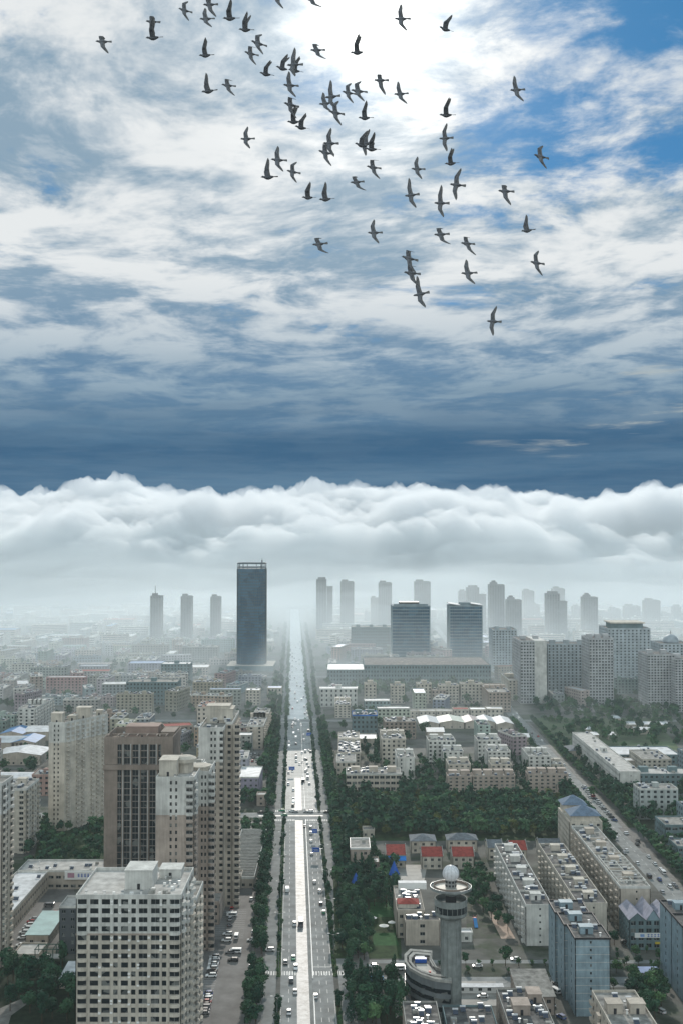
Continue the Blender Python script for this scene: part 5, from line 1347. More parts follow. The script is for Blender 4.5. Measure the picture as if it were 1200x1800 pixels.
def scatter_px(pts, n, kinds, s0, s1, where, mind=3.6, chk=True):
    poly = pxpoly(pts); xs = [p[0] for p in poly]; ys = [p[1] for p in poly]; put = []
    def inside(x, y):
        c = False; j = len(poly)-1
        for i in range(len(poly)):
            if (poly[i][1] > y) != (poly[j][1] > y) and x < (poly[j][0]-poly[i][0])*(y-poly[i][1])/(poly[j][1]-poly[i][1])+poly[i][0]: c = not c
            j = i
        return c
    for k in range(n*6):
        if len(put) >= n: break
        x, y = rt.uniform(min(xs), max(xs)), rt.uniform(min(ys), max(ys))
        if not inside(x, y) or any((x-a)**2+(y-b)**2 < mind**2 for a, b in put): continue
        if chk and not free_b(x, y, 1.5): continue
        put.append((x, y)); tree(x, y, rt.choice(kinds), rt.uniform(s0, s1), where)
EXACT = [(o.location.x, o.location.y) for o in []]
def free_b(x, y, g):
    return not any(x+g > a+2 and x-g < b-2 and y+g > c+2 and y-g < d-2 for a, b, c, d in BRES)
BRES = [r for r in RES if (r[1]-r[0]) < 130 and (r[3]-r[2]) < 175]
scatter_px([(588,1408),(1000,1410),(1008,1474),(660,1474),(586,1466)], 430, ('broad','broad','dark','pale','tall','dark'), .95, 1.5, 'in the wooded park', 4.6)
scatter_px([(590,1470),(700,1530),(700,1600),(640,1600),(592,1560)], 60, ('dark','dark','tall','broad','cone'), .9, 1.3, 'in the garden beside the blue cone roofs', 4.2)
scatter_px([(592,1600),(648,1600),(650,1690),(600,1690)], 26, ('dark','tall','cone'), .8, 1.15, 'in the tree group west of the lawn', 4)
scatter_px([(610,1722),(700,1735),(705,1800),(615,1800)], 30, ('dark','cone','tall'), .9, 1.3, 'in the dark group at the bottom east of the avenue', 4)
scatter_px([(0,1700),(136,1700),(136,1800),(0,1800)], 26, ('dark','dark','tall'), .9, 1.3, 'in the dark garden at the bottom west', 4.4)
scatter_px([(60,1452),(190,1452),(192,1530),(40,1530)], 46, ('dark','broad'), .9, 1.3, 'in the grove between the western blocks', 5)
scatter_px([(815,1535),(850,1535),(900,1650),(815,1590)], 24, ('broad','dark'), .7, 1.1, 'in the yard behind the observation tower', 4.5)
scatter_px([(1000,1398),(1088,1398),(1200,1402),(1200,1450),(1090,1450)], 80, ('broad','dark','tall'), .9, 1.4, 'in the wooded strip east of the second avenue', 5)
scatter_px([(1010,1330),(1040,1322),(1088,1398),(1050,1396)], 26, ('dark','tall'), .8, 1.2, 'beside the factory wing', 5)
scatter_px([(1140,1465),(1200,1465),(1200,1600),(1185,1590)], 26, ('broad','dark'), .8, 1.2, 'at the east edge beyond the second avenue', 5)
scatter_px([(700,1375),(790,1340),(790,1400),(700,1400)], 34, ('dark','broad','cone'), .8, 1.3, 'between the garden courts', 4.5)
scatter_px([(820,1345),(860,1345),(862,1400),(830,1395)], 10, ('cone','dark'), .8, 1.2, 'between the stepped ranges', 4.5)
scatter_px([(898,1340),(930,1340),(930,1400),(905,1400)], 12, ('cone','dark'), .8, 1.2, 'between the stepped ranges', 4.5)
scatter_px([(640,1300),(690,1300),(690,1350),(630,1350)], 16, ('dark','tall','cone'), .9, 1.3, 'behind the four-storey office building', 5)
scatter_px([(420,1395),(470,1395),(470,1418),(425,1420)], 12, ('dark','broad'), .9, 1.2, 'at the northwest corner of the big crossing', 5)
scatter_px([(940,1240),(1200,1240),(1200,1300),(1010,1300)], 120, ('broad','dark'), .9, 1.4, 'around the field', 7)
scatter_px([(930,1190),(1200,1215),(1200,1245),(940,1245)], 70, ('broad','dark'), 1, 1.5, 'at the foot of the estate', 8)
scatter_px([(620,1206),(862,1206),(862,1226),(620,1226)], 110, ('broad','dark'), 1, 1.6, 'in front of the podium', 7, False)
scatter_px([(1075,1655),(1170,1655),(1170,1700),(1075,1700)], 16, ('broad','dark','shrub'), .6, .9, 'along the cross street', 5)
scatter_px([(1090,1735),(1165,1735),(1165,1800),(1130,1800)], 18, ('dark','broad'), .9, 1.2, 'in the court at the bottom east', 4.5)
scatter_px([(425,1455),(470,1455),(455,1560),(440,1560)], 14, ('dark','broad'), .8, 1.1, 'beside the market hall', 4.5)
for i in range(42):
    x = 30 + i*5.6; 
    for yy in (459, 477.5, 486):
        if free_b(x, yy, 1) and rt.random() < .7: tree(x, yy, rt.choice(('shrub','broad','shrub')), rt.uniform(.6, .9), 'along the cross street')
for k in range(900):
    y = rt.uniform(820, 2300); half = 600/FOC*y; x = rt.uniform(-half, half)
    if free_b(x, y, 2) and not any(abs(x-c[0]) < c[2]/2+2 and abs(y-c[1]) < c[3]/2+2 for c in cand) and not (KX*y-12 < x < KX*y+25) and not (abs(x-S2(0,y)[0]) < 10): tree(x, y, rt.choice(('broad','dark')), rt.uniform(.9, 1.6), 'f')
TR.sort(key=lambda t: t[1])
nt = 0; bulk = MB()
for x, y, kd, s, wh in TR:
    if nt < 300 and wh != 'f':
        nt += 1; cm, tm, th = rt.choice(KINDS_[kd]); rz = rt.uniform(0, 6.28)
        nm = {'cone': 'conifer', 'shrub': 'roadside_shrub'}.get(kd, 'tree')
        g = empty(nm, (x, y, .1), rz); g.scale = (s, s, s*rt.uniform(.9, 1.15))
        inst('trunk', tm, g); inst('crown', cm, g, (0, 0, th))
        ds = {'broad': 'round mid green tree', 'dark': 'dark bushy tree', 'tall': 'tall dark tree', 'pale': 'pale green tree', 'cone': 'pointed dark conifer', 'shrub': 'small rounded shrub'}[kd]
        later(g, 'tree', f'{ds} {wh}, # outwards', {'cone': 'conifer', 'shrub': 'shrub'}.get(kd, 'tree'), 'trees ' + wh)
    else:
        src = LIGHTK[kd]; base = len(bulk.v); cs, sn = math.cos(x), math.sin(x); k = bulk.mi(src.m[0]); z0 = 1.8
        bulk.v += [(x+(a*cs-b_*sn)*s, y+(a*sn+b_*cs)*s, (z0+c)*s) for a, b_, c in src.v]
        bulk.f += [tuple(base+q_ for q_ in f) for f in src.f]; bulk.i += [k]*len(src.f)
tag(bulk.build('distant_trees'), 'mass of trees and hedges filling the gaps between the farther blocks', kind='stuff')

# ------------------------------------------------------------------ vehicles
m_paint = mat('car_paint', (1,1,1), rough=.25, spec=.6, objcol=True, var=.05)
m_cglass = mat('car_glass', (.015,.02,.025), rough=.08, spec=.7, var=.1)
m_lamp = mat('tail_lamp', (.35,.02,.02), rough=.3); m_head = mat('head_lamp', (.7,.7,.7), rough=.2)
def loft(b, secs, m):
    """secs: list of rings of equal size (closed), capped"""
    o = len(b.v); n = len(secs[0]); k = b.mi(m)
    for s in secs: b.v += [tuple(p) for p in s]
    for i in range(len(secs)-1):
        for j in range(n): b.f.append((o+i*n+j, o+i*n+(j+1)%n, o+(i+1)*n+(j+1)%n, o+(i+1)*n+j)); b.i.append(k)
    b.f.append(tuple(o+n-1-j for j in range(n))); b.i.append(k); b.f.append(tuple(o+(len(secs)-1)*n+j for j in range(n))); b.i.append(k)
def car_parts(kind):
    L, W_, H_ = {'car': (4.5,1.8,1.45), 'suv': (4.7,1.9,1.7), 'van': (5.0,1.95,2.1), 'bus': (11,2.5,3.1), 'truck': (7.5,2.4,2.9)}[kind]
    b = MB(); w = W_/2
    def ring(y, wb, zb, zt, ch=.12): return [(-wb+ch,y,zb),(wb-ch,y,zb),(wb,y,zb+ch),(wb,y,zt-ch),(wb-ch,y,zt),(-wb+ch,y,zt),(-wb,y,zt-ch),(-wb,y,zb+ch)]
    g = MB()
    if kind in ('car','suv'):
        hb = .62*H_
        loft(b, [ring(-L/2, w*.86, .35, hb*.82), ring(-L/2+.25, w*.97, .26, hb), ring(-L/2+1.1, w, .24, hb+.03), ring(L/2-1.2, w, .24, hb), ring(L/2-.3, w*.95, .27, hb*.86), ring(L/2, w*.84, .35, hb*.7)], m_paint)
        y0, y1, y2, y3 = (-L/2+.35, -L/2+.95, .35, 1.15) if kind == 'car' else (-L/2+.15, -L/2+.5, .45, 1.15)
        def r2(y, wb, z): return [(-wb,y,z),(wb,y,z)]
        zt = H_-.06
        g.hexa([(-w*.92,y0,hb-.02),(w*.92,y0,hb-.02),(w*.92,y3,hb-.02),(-w*.92,y3,hb-.02),(-w*.74,y1,zt),(w*.74,y1,zt),(w*.74,y2,zt),(-w*.74,y2,zt)], m_cglass)
        b.box(-w*.76, w*.76, y1-.02, y2+.02, zt+.001, H_, m_paint)
        for x in (-w*.8, w*.8): b.bar((x,(y1+y0)/2*0+y1*.5+y2*.5,hb), (x*.95,(y1+y2)/2,zt), .05, m_paint)
    else:
        loft(b, [ring(-L/2, w*.96, .4, H_*.96), ring(-L/2+.2, w, .35, H_), ring(L/2-.9, w, .35, H_), ring(L/2-.1, w*.96, .35, H_*.80 if kind == 'van' else H_*.97), ring(L/2, w*.9, .4, H_*.45 if kind == 'van' else H_*.9)], m_paint)
        z0, z1 = H_*.5, H_*.84
        g.box(-w-.012, -w-.002, -L/2+.5, L/2-1.0, z0, z1, m_cglass); g.box(w+.002, w+.012, -L/2+.5, L/2-1.0, z0, z1, m_cglass)
        g.box(-w*.85, w*.85, -L/2-.015, -L/2-.004, z0, z1, m_cglass)
        g.box(-w*.86, w*.86, L/2+.002, L/2+.014, z0, z1, m_cglass) if kind != 'van' else g.hexa([(-w*.8,L/2-.25,H_*.52),(w*.8,L/2-.25,H_*.52),(w*.8,L/2-.1,H_*.52),(-w*.8,L/2-.1,H_*.52),(-w*.75,L/2-.6,H_*.85),(w*.75,L/2-.6,H_*.85),(w*.75,L/2-.4,H_*.85),(-w*.75,L/2-.4,H_*.85)], m_cglass)
        if kind == 'bus': b.box(-.7,.7,-1.5,1.2,H_+.002,H_+.25,m_white)
    wm = MB(); r_ = .33 if L < 6 else .5; n = 12
    for k_ in range(2):
        x_ = -.11 if k_ == 0 else .11
        wm.v += [(x_, r_*math.cos(2*math.pi*j/n), r_*math.sin(2*math.pi*j/n)) for j in range(n)]
    k = wm.mi(m_tyre)
    for j in range(n): wm.f.append((j,(j+1)%n,n+(j+1)%n,n+j)); wm.i.append(k)
    wm.f.append(tuple(range(n-1,-1,-1))); wm.i.append(k); wm.f.append(tuple(range(n,2*n))); wm.i.append(k)
    wp = [(sx*(w-.1), sy*(L*.31), r_) for sx in (-1,1) for sy in (-1,1)]
    lt = MB(); lt.box(-.18,.18,0,.03,0,.14,m_lamp); hl = MB(); hl.box(-.2,.2,0,.03,0,.14,m_head)
    one = MB()
    for src in (b, g): 
        o = len(one.v); one.v += src.v; one.f += [tuple(o+q_ for q_ in f) for f in src.f]; one.i += [one.mi(src.m[i]) for i in src.i]
    for px_, py_, pz_ in wp:
        o = len(one.v); one.v += [(px_+a, py_+c, pz_+e) for a, c, e in wm.v]; one.f += [tuple(o+q_ for q_ in f) for f in wm.f]; one.i += [one.mi(m_tyre)]*len(wm.f)
    return dict(body=b.mesh('body'), glass=g.mesh('windows'), wheel=wm.mesh('wheel'), wp=wp, tail=lt.mesh('tail_lamp'), head=hl.mesh('headlight'), tp=[(sx*w*.72, -L/2-.03, .62 if L<6 else 1.0) for sx in (-1,1)], hp=[(sx*w*.7, L/2-.0, .6 if L<6 else .9) for sx in (-1,1)], one=one.mesh('car'))
CARS = {k: car_parts(k) for k in ('car','suv','van','bus','truck')}
PC = [('white',(.75,.76,.76),.40),('black',(.02,.02,.022),.58),('silver',(.42,.43,.44),.76),('grey',(.16,.16,.17),.88),('blue',(.04,.08,.22),.93),('red',(.35,.03,.03),.97),('green',(.02,.25,.12),1.01)]
ncar = 0; rc = random.Random(9)
def vehicle(x, y, rz, where, kind=None, col=None, z=.03):
    global ncar
    if ncar >= 296: return
    ncar += 1
    kind = kind or rc.choice(('car','car','car','suv','suv','van'))
    if col is None:
        q_ = rc.random(); cn, cc = next((p[0], p[1]) for p in PC if q_ < p[2])
    else: cn = col; cc = next((p[1] for p in PC if p[0] == col), (.35,.08,.05))
    nm = {'car':'car','suv':'car','van':'van','bus':'bus','truck':'truck'}[kind]; P_ = CARS[kind]
    if y < 760:
        g = empty(nm, (x, y, z), rz)
        inst('body', P_['body'], g, color=cc); inst('windows', P_['glass'], g)
        for p_ in P_['wp']: inst('wheel', P_['wheel'], g, p_)
        if y < 620:
            for p_ in P_['tp']: inst('tail_lamp', P_['tail'], g, p_)
    else: g = inst(nm, P_['one'], None, (x, y, z), rz, cc)
    ds = {'car':'saloon car','suv':'tall estate car','van':'van','bus':'bus','truck':'truck'}[kind]
    later(g, 'veh', f'{cn} {ds} {where}, # outwards', nm, nm + 's ' + where)
WL, EL = 'in the avenue lanes west of the median', 'in the avenue lanes east of the median'
near_cars = [(505,1567,'van','white'),(518,1627,'suv','silver'),(529,1626,'truck','x'),(520,1703,'suv','white'),(502,1694,'car','black'),(516,1686,'car','green'),(512,1727,'suv','black'),(519,1746,'car','silver'),(508,1782,'car','silver'),
 (555,1753,'car','white'),(569,1605,'car','green'),(564,1590,'car','black'),(562,1568,'car','white'),(553,1552,'car','white'),(548,1503,'car','silver'),
 (507,1380,None,'white'),(516,1390,None,None),(516,1406,None,'white'),(533,1375,'truck','black'),(544,1379,None,'silver'),(541,1369,None,'white'),(541,1361,None,None),(539,1354,None,'white'),(540,1343,None,'white'),(532,1341,None,'silver'),(539,1336,None,None),(531,1325,None,'white'),(537,1322,None,'white'),(543,1320,None,'white'),(516,1291,None,None),(516,1273,None,'silver'),(529,1276,None,'white'),(542,1286,None,'black'),(525,1268,None,None),(519,1265,None,None),
 (536,1454,None,'black'),(546,1456,None,'silver'),(547,1466,None,'white'),(547,1480,None,'white'),(516,1413,None,'white'),(515,1418,None,'black')]
for px, py, kd, cl in near_cars:
    p = P(px, py); u = p.x - KX*p.y
    if kd == 'truck' and cl == 'x': vehicle(p.x, p.y, .043, WL, 'truck', 'grey', .03); continue
    vehicle(p.x, p.y, .043 + (0 if u > 8.5 else math.pi), EL if u > 8.5 else WL, kd, cl)
for px, py, cl in ((496,1426,'green'),(514,1427,'white'),(519,1428,'silver'),(539,1428,'silver'),(545,1428,'white'),(574,1429,'black'),(459,1430,'black'),(500,1434,'green')):
    p = P(px, py); vehicle(p.x, p.y, math.pi/2, 'crossing the avenue at the big junction', rc.choice(('car','suv')), cl)
PK = 'parked in the lot below the western towers'
for i in range(8): vehicle(*AV(-33.4, 437+2.62*i*1.0+rc.uniform(-.1,.1)), math.pi/2+.04, PK, z=.04)
for i in range(9): vehicle(*AV(-33.2, 474+2.65*i), math.pi/2+.04, PK, z=.04)
for px, py in ((411,1562),(409,1568),(408,1600),(406,1606),(408,1611),(405,1617),(404,1627),(401,1644),(399,1655),(416,1649),(446,1640),(443,1654),(405,1676),(415,1675),(442,1582),(446,1550),(448,1563),(474,1672),(410,1690),(441,1700)):
    p = P(px, py); vehicle(p.x, p.y, rc.choice((math.pi/2, math.pi/2, 0)), PK, z=.04)
PS = 'parked in the shop court'
for px, py in ((87,1594),(97,1606),(92,1613),(52,1628),(48,1634),(43,1641),(40,1650),(56,1622),(60,1617),(37,1664),(63,1663),(112,1668),(110,1680)):
    p = P(px, py); vehicle(p.x, p.y, math.pi/2 + rc.uniform(-.15, .15), PS)
for i in range(14):
    p = S2(4.2, 735 + i*7.6); vehicle(p[0], p[1], .7, 'parked slantwise on the second avenue', z=.04)
for px, py in ((1012,1400),(1018,1403),(1024,1404),(1035,1402),(1096,1500),(1098,1466),(1120,1480),(1158,1548),(1165,1536),(1176,1560),(1187,1560),(1150,1520)):
    p = P(px, py); u = p.x - S2(0, p.y)[0]; vehicle(p.x, p.y, 0, 'on the second avenue' , z=.04)
for i in range(12):
    p = S2(4.7 if i % 2 else -4.7, 560 + i*13); vehicle(p[0], p[1], 0, 'standing at the kerb of the second avenue', z=.04)
for i in range(26):
    p = S2(rc.choice((-4.6, 4.6, 1.5, -1.5)), 880 + i*18 + rc.uniform(-5,5)); vehicle(p[0], p[1], 0 if rc.random() < .5 else math.pi, 'on the far part of the second avenue', z=.04)
lot = P(990, 1250)
for i in range(3):
    for j in range(8): vehicle(lot.x + 6 + j*3.4, lot.y + 4 + i*11, 0, 'in the open car park beyond the field', z=.04)
lot = P(428, 1340)
for i in range(3):
    for j in range(7): vehicle(lot.x + 4 + j*3.3, lot.y + 3 + i*13, rc.uniform(-.1,.1), 'in the car park beside the grey six-storey block', z=.04)
vehicle(P(467,1312).x, P(467,1312).y, 0, 'beside the grey six-storey block', 'bus', 'white')
for px, py in ((847,1753),(838,1749) if False else (700,1705),(838,1700),(905,1688),(960,1755),(968,1768),(975,1745),(985,1790),(1160,1780),(1150,1752),(655,1700),(985,1688),(1100,1660),(1000,1755) if False else (978,1732)):
    p = P(px, py); vehicle(p.x, p.y, math.pi/2 if py < 1710 or px == 847 else .5, 'near the cross street', z=.04)
for k in range(70):
    y = 880 + 1150*(k/70)**1.2 + rc.uniform(-8, 8); u = rc.choice((-2.6, 0.4, 3.4, 6.0, 10.6, 13.2, 15.6)); x, _ = AV(u, y)
    if not (1130 < y < 1152): vehicle(x, y, .043 + (0 if u > 8.5 else math.pi), EL if u > 8.5 else WL)

# ------------------------------------------------------------------ street furniture
def fence_run(Y0, Y1, lab):
    g = empty('median_fence', (*AV(8.6, Y0), 0), 0); tag(g, lab, 'fence'); L_ = Y1-Y0
    b = MB(); sk = KX
    for z0, z1, hw in ((0,.35,.22),(.95,1.1,.06)):
        b.hexa([(-hw,0,z0),(hw,0,z0),(hw+sk*L_,L_,z0),(-hw+sk*L_,L_,z0),(-hw,0,z1),(hw,0,z1),(hw+sk*L_,L_,z1),(-hw+sk*L_,L_,z1)], m_white)
    b.build('rail', g); b = MB(); y = 0
    while y < L_: b.box(sk*y-.05, sk*y+.05, y-.05, y+.05, .35, .95, m_white); y += 3
    tag(b.build('post', g), kind='stuff')
fence_run(385, 455, 'white median fence at the bottom of the avenue, nearer than the striped crossing'); fence_run(472, 736, 'white median fence from the striped crossing to the big junction'); fence_run(766, 1128, 'white median fence beyond the big junction')
pole = MB(); pole.cyl(0,0,.13,0,9,m_steel,8,r2=.07); pole_m = pole.mesh('pole')
arm = MB(); arm.bar((0,0,8.8),(1.9,0,9.5),.05,m_steel); arm.bar((0,0,8.8),(-1.9,0,9.5),.05,m_steel); arm_m = arm.mesh('arm')
lh = MB(); lh.box(-.45,.45,-.14,.14,-.06,.1,m_white); lh_m = lh.mesh('lamp_head')
for u in (-5.5, 18):
    for k in range(13):
        Y = 430 + k*48 + (0 if u < 0 else 20)
        if 448 < Y < 478 or 734 < Y < 768: continue
        g = empty('street_lamp', (*AV(u, Y), .1)); inst('pole', pole_m, g); am = inst('arm', arm_m, g)
        for sx in (-1, 1): inst('lamp_head', lh_m, am, (sx*2.1, 0, 9.5))
        later(g, 'lamp', 'double-armed street lamp ' + (W2 if u < 0 else W3) + ', # outwards', 'street lamp', 'street lamps along the avenue')
for px, py, u0, w_, lb in ((513,1364,-4.8,4.6,'blue direction sign over the western lanes beyond the big junction'), (543,1302,17.2,4.4,'blue direction sign over the eastern lanes, farthest of the signs'), (553,1478,17.2,3.2,'small blue direction sign over the eastern lanes before the big junction'), (555,1512,17.2,4.2,'wide blue direction sign over the eastern lanes, closest of the signs')):
    p = P(px, py); Y = p.y; ux, _ = AV(u0, Y); g = empty('road_sign', (ux, Y, 0)); tag(g, lb, 'road sign'); tx = p.x - ux
    b = MB(); b.cyl(0,0,.16,0,6.6,m_steel,8); b.bar((0,0,6.4),(tx,0,6.4),.1,m_steel); b.build('pole', g)
    b = MB(); b.box(tx-w_/2, tx+w_/2, -.16, -.05, 4.6, 7.2, m_blue)
    b.box(tx-w_/2+.3, tx-w_/2+.42, -.175, -.161, 5.0, 6.8, m_white); b.box(tx-w_*.28, tx+w_*.3, -.175, -.161, 5.9, 6.05, m_white); b.box(tx-w_*.2, tx+w_*.35, -.175, -.161, 5.3, 5.42, m_white); b.build('sign_panel', g)
# garden furniture: pale parasols on the lawn beside the tree group
for k, (px, py, lb) in enumerate(((655,1622,'white parasol at the west edge of the lawn'), (674,1636,'larger white canopy in the middle of the lawn'), (688,1630,'white parasol close to the beige building wall'), (640,1640,'small red-and-white parasol under the garden trees'))):
    p = P(px, py); g = empty('parasol', (p.x, p.y, 0)); tag(g, lb, 'parasol'); b = MB(); b.cyl(0,0,.06,0,2.6,m_steel,6); b.build('pole', g)
    b = MB(); b.cyl(0,0,1.9+.5*(k==1),2.3,3.1,m_red if k == 3 else m_white,8,r2=.05); b.build('canopy', g)
c = P(835,1628); g = empty('play_slide', (c.x, c.y, 0)); tag(g, 'small blue and red playground slide beside the sand-coloured yard', 'playground slide')
b = MB(); b.hexa([(-.8,-3,.2),(.8,-3,.2),(.8,3,2.6),(-.8,3,2.6),(-.8,-3,.5),(.8,-3,.5),(.8,3,2.9),(-.8,3,2.9)], mat('slide_blue', (.05,.2,.45))); b.build('chute', g)
b = MB(); 
for x in (-.7,.7): b.box(x-.08,x+.08,2.8,3.0,0,4.0,m_red)
b.box(-.8,.8,3.0,4.4,2.6,2.8,m_red); b.build('platform', g)
settle()
# ------------------------------------------------------------------ pigeons
def bird_mats():
    m = bpy.data.materials.new('feathers'); m.use_nodes = True; t = NT(m.node_tree); b = t.n['Principled BSDF']
    tc = t.new('ShaderNodeTexCoord'); n = t.noise(tc.outputs['Object'], 14, 4, .6)
    t.link(t.mix(t.mr(n, .4, .65), (.14,.15,.17), (.06,.065,.075)), b.inputs['Base Color']); b.inputs['Roughness'].default_value = .7
    m2 = bpy.data.materials.new('flight_feathers'); m2.use_nodes = True; t = NT(m2.node_tree); t.n.clear()
    tc = t.new('ShaderNodeTexCoord'); sp = t.new('ShaderNodeSeparateXYZ')
    wv = t.new('ShaderNodeTexWave'); wv.inputs['Scale'].default_value = 9; wv.inputs['Distortion'].default_value = 1.0; t.link(tc.outputs['Object'], wv.inputs[0])
    c = t.mix(wv.outputs['Fac'], (.15,.16,.18), (.34,.34,.33))
    d = t.new('ShaderNodeBsdfDiffuse'); t.link(c, d.inputs[0]); tr = t.new('ShaderNodeBsdfTranslucent'); t.link(c, tr.inputs[0])
    mx = t.new('ShaderNodeMixShader'); mx.inputs[0].default_value = .45; t.link(d.outputs[0], mx.inputs[1]); t.link(tr.outputs[0], mx.inputs[2])
    o = t.new('ShaderNodeOutputMaterial'); t.link(mx.outputs[0], o.inputs[0])
    return m, m2
FM, FF = bird_mats()
def bird_mesh(pL, pR):
    """beak towards -X, belly -Z. pL/pR: (inner dihedral, outer dihedral, inner sweep, outer sweep, scale) of each wing, degrees"""
    b = MB(); k = b.mi(FM); secs = []
    prof = [(-.175,.004,.0),(-.158,.008,.002),(-.150,.017,.006),(-.132,.026,.008),(-.112,.024,.004),(-.09,.030,-.004),(-.05,.048,-.012),(0,.054,-.014),(.05,.044,-.009),(.09,.028,-.003),(.12,.018,.002)]
    n = 10
    for x, r_, z in prof: secs.append([(x, r_*math.cos(2*math.pi*j/n), z + r_*.92*math.sin(2*math.pi*j/n)) for j in range(n)])
    loft(b, [list(reversed(s)) for s in secs], FM)
    # tail fan, 12 feathers read as one notched fan
    pts = []
    for q in range(7):
        a = R(-17 + q*34/6); L_ = .135 + (.004 if q % 2 else -.003); pts.append((.085 + L_*math.cos(a), L_*math.sin(a)))
    base = [(.085,-.014),(.085,.014)]
    ring = [base[0]] + pts + [base[1]]
    b.prism(ring, 0.0, .006, FF)
    # wings
    for side, (d1, d2, s1, s2, sc) in ((1, pL), (-1, pR)):
        d1, d2, s1, s2 = R(d1), R(d2), R(s1), R(s2)
        # stations: root, elbow, wrist, mid hand, tip; chord fore (towards head, -x) / aft
        st = []; pos = Vector((-.02, side*.03, .012)); seg = [(.0,0,0),(.085,d1,-s1),(.085,d1,-s1*.5),(.10,d2,s2),(.085,d2,s2*1.2),(.055,d2,s2*1.35)]
        ch = [(.052,.070),(.048,.066),(.042,.066),(.026,.062),(.015,.044),(.003,.007)]
        for (L_, dh, sw), (f, a) in zip(seg, ch):
            pos = pos + Vector((math.sin(sw), side*math.cos(sw)*math.cos(dh), math.cos(sw)*math.sin(dh)))*L_*sc
            st.append((pos.copy(), f, a))
        ri_ = []; 
        nrm = Vector((0, 0, 1))
        for i, (p, f, a) in enumerate(st):
            th = .011*(1-i/6)+.002; dh = d1 if i < 3 else d2
            up = Vector((0, -side*math.sin(dh), math.cos(dh)))
            ri_.append([p+Vector((-f,0,0)), p+Vector((-f*.3,0,0))+up*th, p+Vector((a*.4,0,0))+up*th*.6, p+Vector((a,0,0)), p+Vector((a*.4,0,0))-up*th*.4, p+Vector((-f*.3,0,0))-up*th*.5])
        o = len(b.v); n6 = 6
        for r6 in ri_: b.v += [tuple(v) for v in r6]
        kf = b.mi(FF)
        for i in range(5):
            for j in range(n6):
                f = (o+i*n6+j, o+i*n6+(j+1)%n6, o+(i+1)*n6+(j+1)%n6, o+(i+1)*n6+j)
                b.f.append(f if side > 0 else f[::-1]); b.i.append(kf if j in (2, 3) or i > 2 else k)
        b.f.append(tuple(o+5*n6+j for j in range(6))); b.i.append(kf)
    return b.mesh('pigeon')
# poses: wings (left wing is the far one when the bird flies to picture-left), roll, pitch, yaw
POSE = {
 'S': [((8,4,8,16,1.0),(8,-4,10,24,1.0), 66, 0, 6), ((16,-10,12,30,.95),(6,-14,4,36,.95), 62, 8, 16), ((3,12,4,8,1.05),(12,6,14,20,.98), 76, -6, 0), ((12,2,6,10,1.0),(2,-8,10,30,1.0), 60, -4, 10), ((5,8,10,18,1.),(10,0,8,16,1.), 72, 5, -6)],
 'U': [((72,80,8,20,1.0),(70,78,6,12,1.0), 12, -4, 8), ((58,66,4,34,.95),(84,96,10,20,.9), 24, 6, 14), ((66,74,6,26,1.0),(74,84,6,16,1.0), 20, 3, -5), ((60,76,10,14,1.0),(80,88,8,10,1.), 5, -8, 4)],
 'W': [((30,-50,20,50,.85),(-6,-22,-18,44,1.0), 58, 6, 8), ((26,-60,24,40,.8),(0,-16,-10,52,1.0), 64, -5, 4), ((34,-30,16,60,.9),(-10,-18,-14,40,.95), 55, 8, 12)],
 'D': [((20,-70,20,30,.7),(-2,-14,-4,30,1.0), 62, 0, 6), ((16,-80,14,20,.7),(-6,-10,-6,24,1.0), 70, 4, 4)],
}
DESC = {'S': 'grey pigeon with both wings spread', 'U': 'grey pigeon with its wings raised', 'W': 'grey pigeon with bent swept wings', 'D': 'grey pigeon on a downstroke'}
BM = {k: [bird_mesh(v[0], v[1]) for v in vs] for k, vs in POSE.items()}
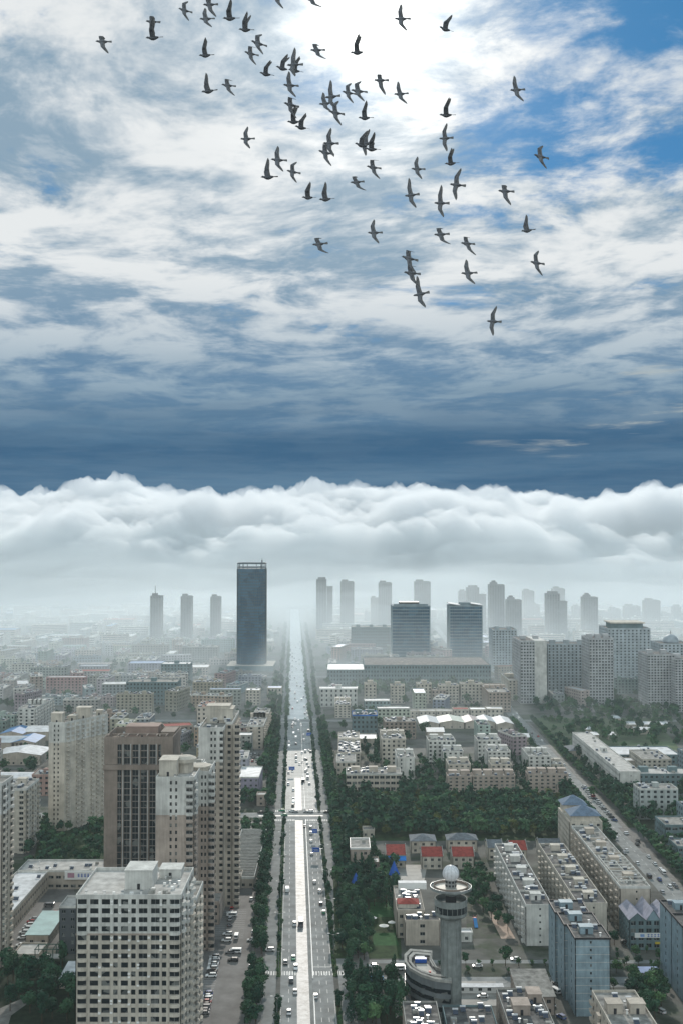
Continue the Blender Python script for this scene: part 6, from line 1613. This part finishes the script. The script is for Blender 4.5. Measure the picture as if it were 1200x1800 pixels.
FLOCK = [(181,73,'D'),(268,38,'D'),(270,66,'U'),(325,18,'S'),(363,33,'S'),(369,8,'D'),(405,32,'U'),(432,52,'U'),(454,76,'S'),(441,94,'W'),(362,97,'U'),(401,150,'W'),(367,160,'U'),(468,130,'U'),(497,120,'U'),(519,124,'U'),(517,114,'S'),(510,150,'S'),(511,184,'W'),(517,214,'U'),(530,224,'U'),(434,244,'S'),(489,281,'S'),(515,302,'S'),(472,311,'U'),(557,88,'W'),(628,92,'U'),(668,141,'D'),(612,163,'S'),(629,160,'S'),(572,182,'S'),(583,170,'S'),(590,198,'S'),(641,207,'U'),(580,252,'S'),(572,268,'W'),(635,255,'U'),(643,252,'S'),(653,262,'U'),(655,294,'W'),(626,320,'W'),(542,347,'U'),(573,350,'U'),(561,429,'W'),(657,409,'S'),(703,165,'S'),(705,33,'S'),(782,51,'U'),(784,202,'U'),(782,243,'S'),(792,287,'U'),(802,325,'S'),(733,297,'S'),(722,343,'S'),(774,357,'S'),(887,336,'D'),(774,412,'W'),(820,428,'W'),(718,454,'W'),(722,480,'W'),(822,480,'S'),(738,517,'S'),(866,565,'S'),(942,462,'S'),(926,405,'U'),(949,275,'S'),(907,158,'S'),(547,-3,'W'),(488,-6,'W')]
rbk = random.Random(21); birds = []
for px, py, k in FLOCK:
    vi = rbk.randrange(len(POSE[k])); v = POSE[k][vi]; Y = rbk.uniform(25.5, 31)
    if k == 'U': Y *= 1.0
    p = At(px, py, Y)
    o = link(bpy.data.objects.new('pigeon', BM[k][vi])); o.location = p
    roll, pit, yaw = v[2] + rbk.uniform(-7,7), v[3] + rbk.uniform(-6,6), v[4] + rbk.uniform(-6,6)
    # far (left, +Y) wing goes up in the picture, belly towards the viewer: roll about the body axis
    o.rotation_mode = 'QUATERNION'
    o.rotation_quaternion = (Matrix.Rotation(R(yaw), 4, 'Z') @ Matrix.Rotation(R(pit), 4, 'Y') @ Matrix.Rotation(R(roll), 4, 'X')).to_quaternion()
    birds.append((o, px, py, k))
for o, px, py, k in birds:
    o['category'] = 'pigeon'; o['group'] = 'flock of pigeons crossing the sky'
    same = sorted([b for b in birds if b[3] == k], key=lambda b: -b[2])
    o['label'] = DESC[k] + ', ' + ('the lowest of its pose' if same[0][0] is o else f'{ordn([b[0] for b in same].index(o) + 1)} of its pose counting upwards')
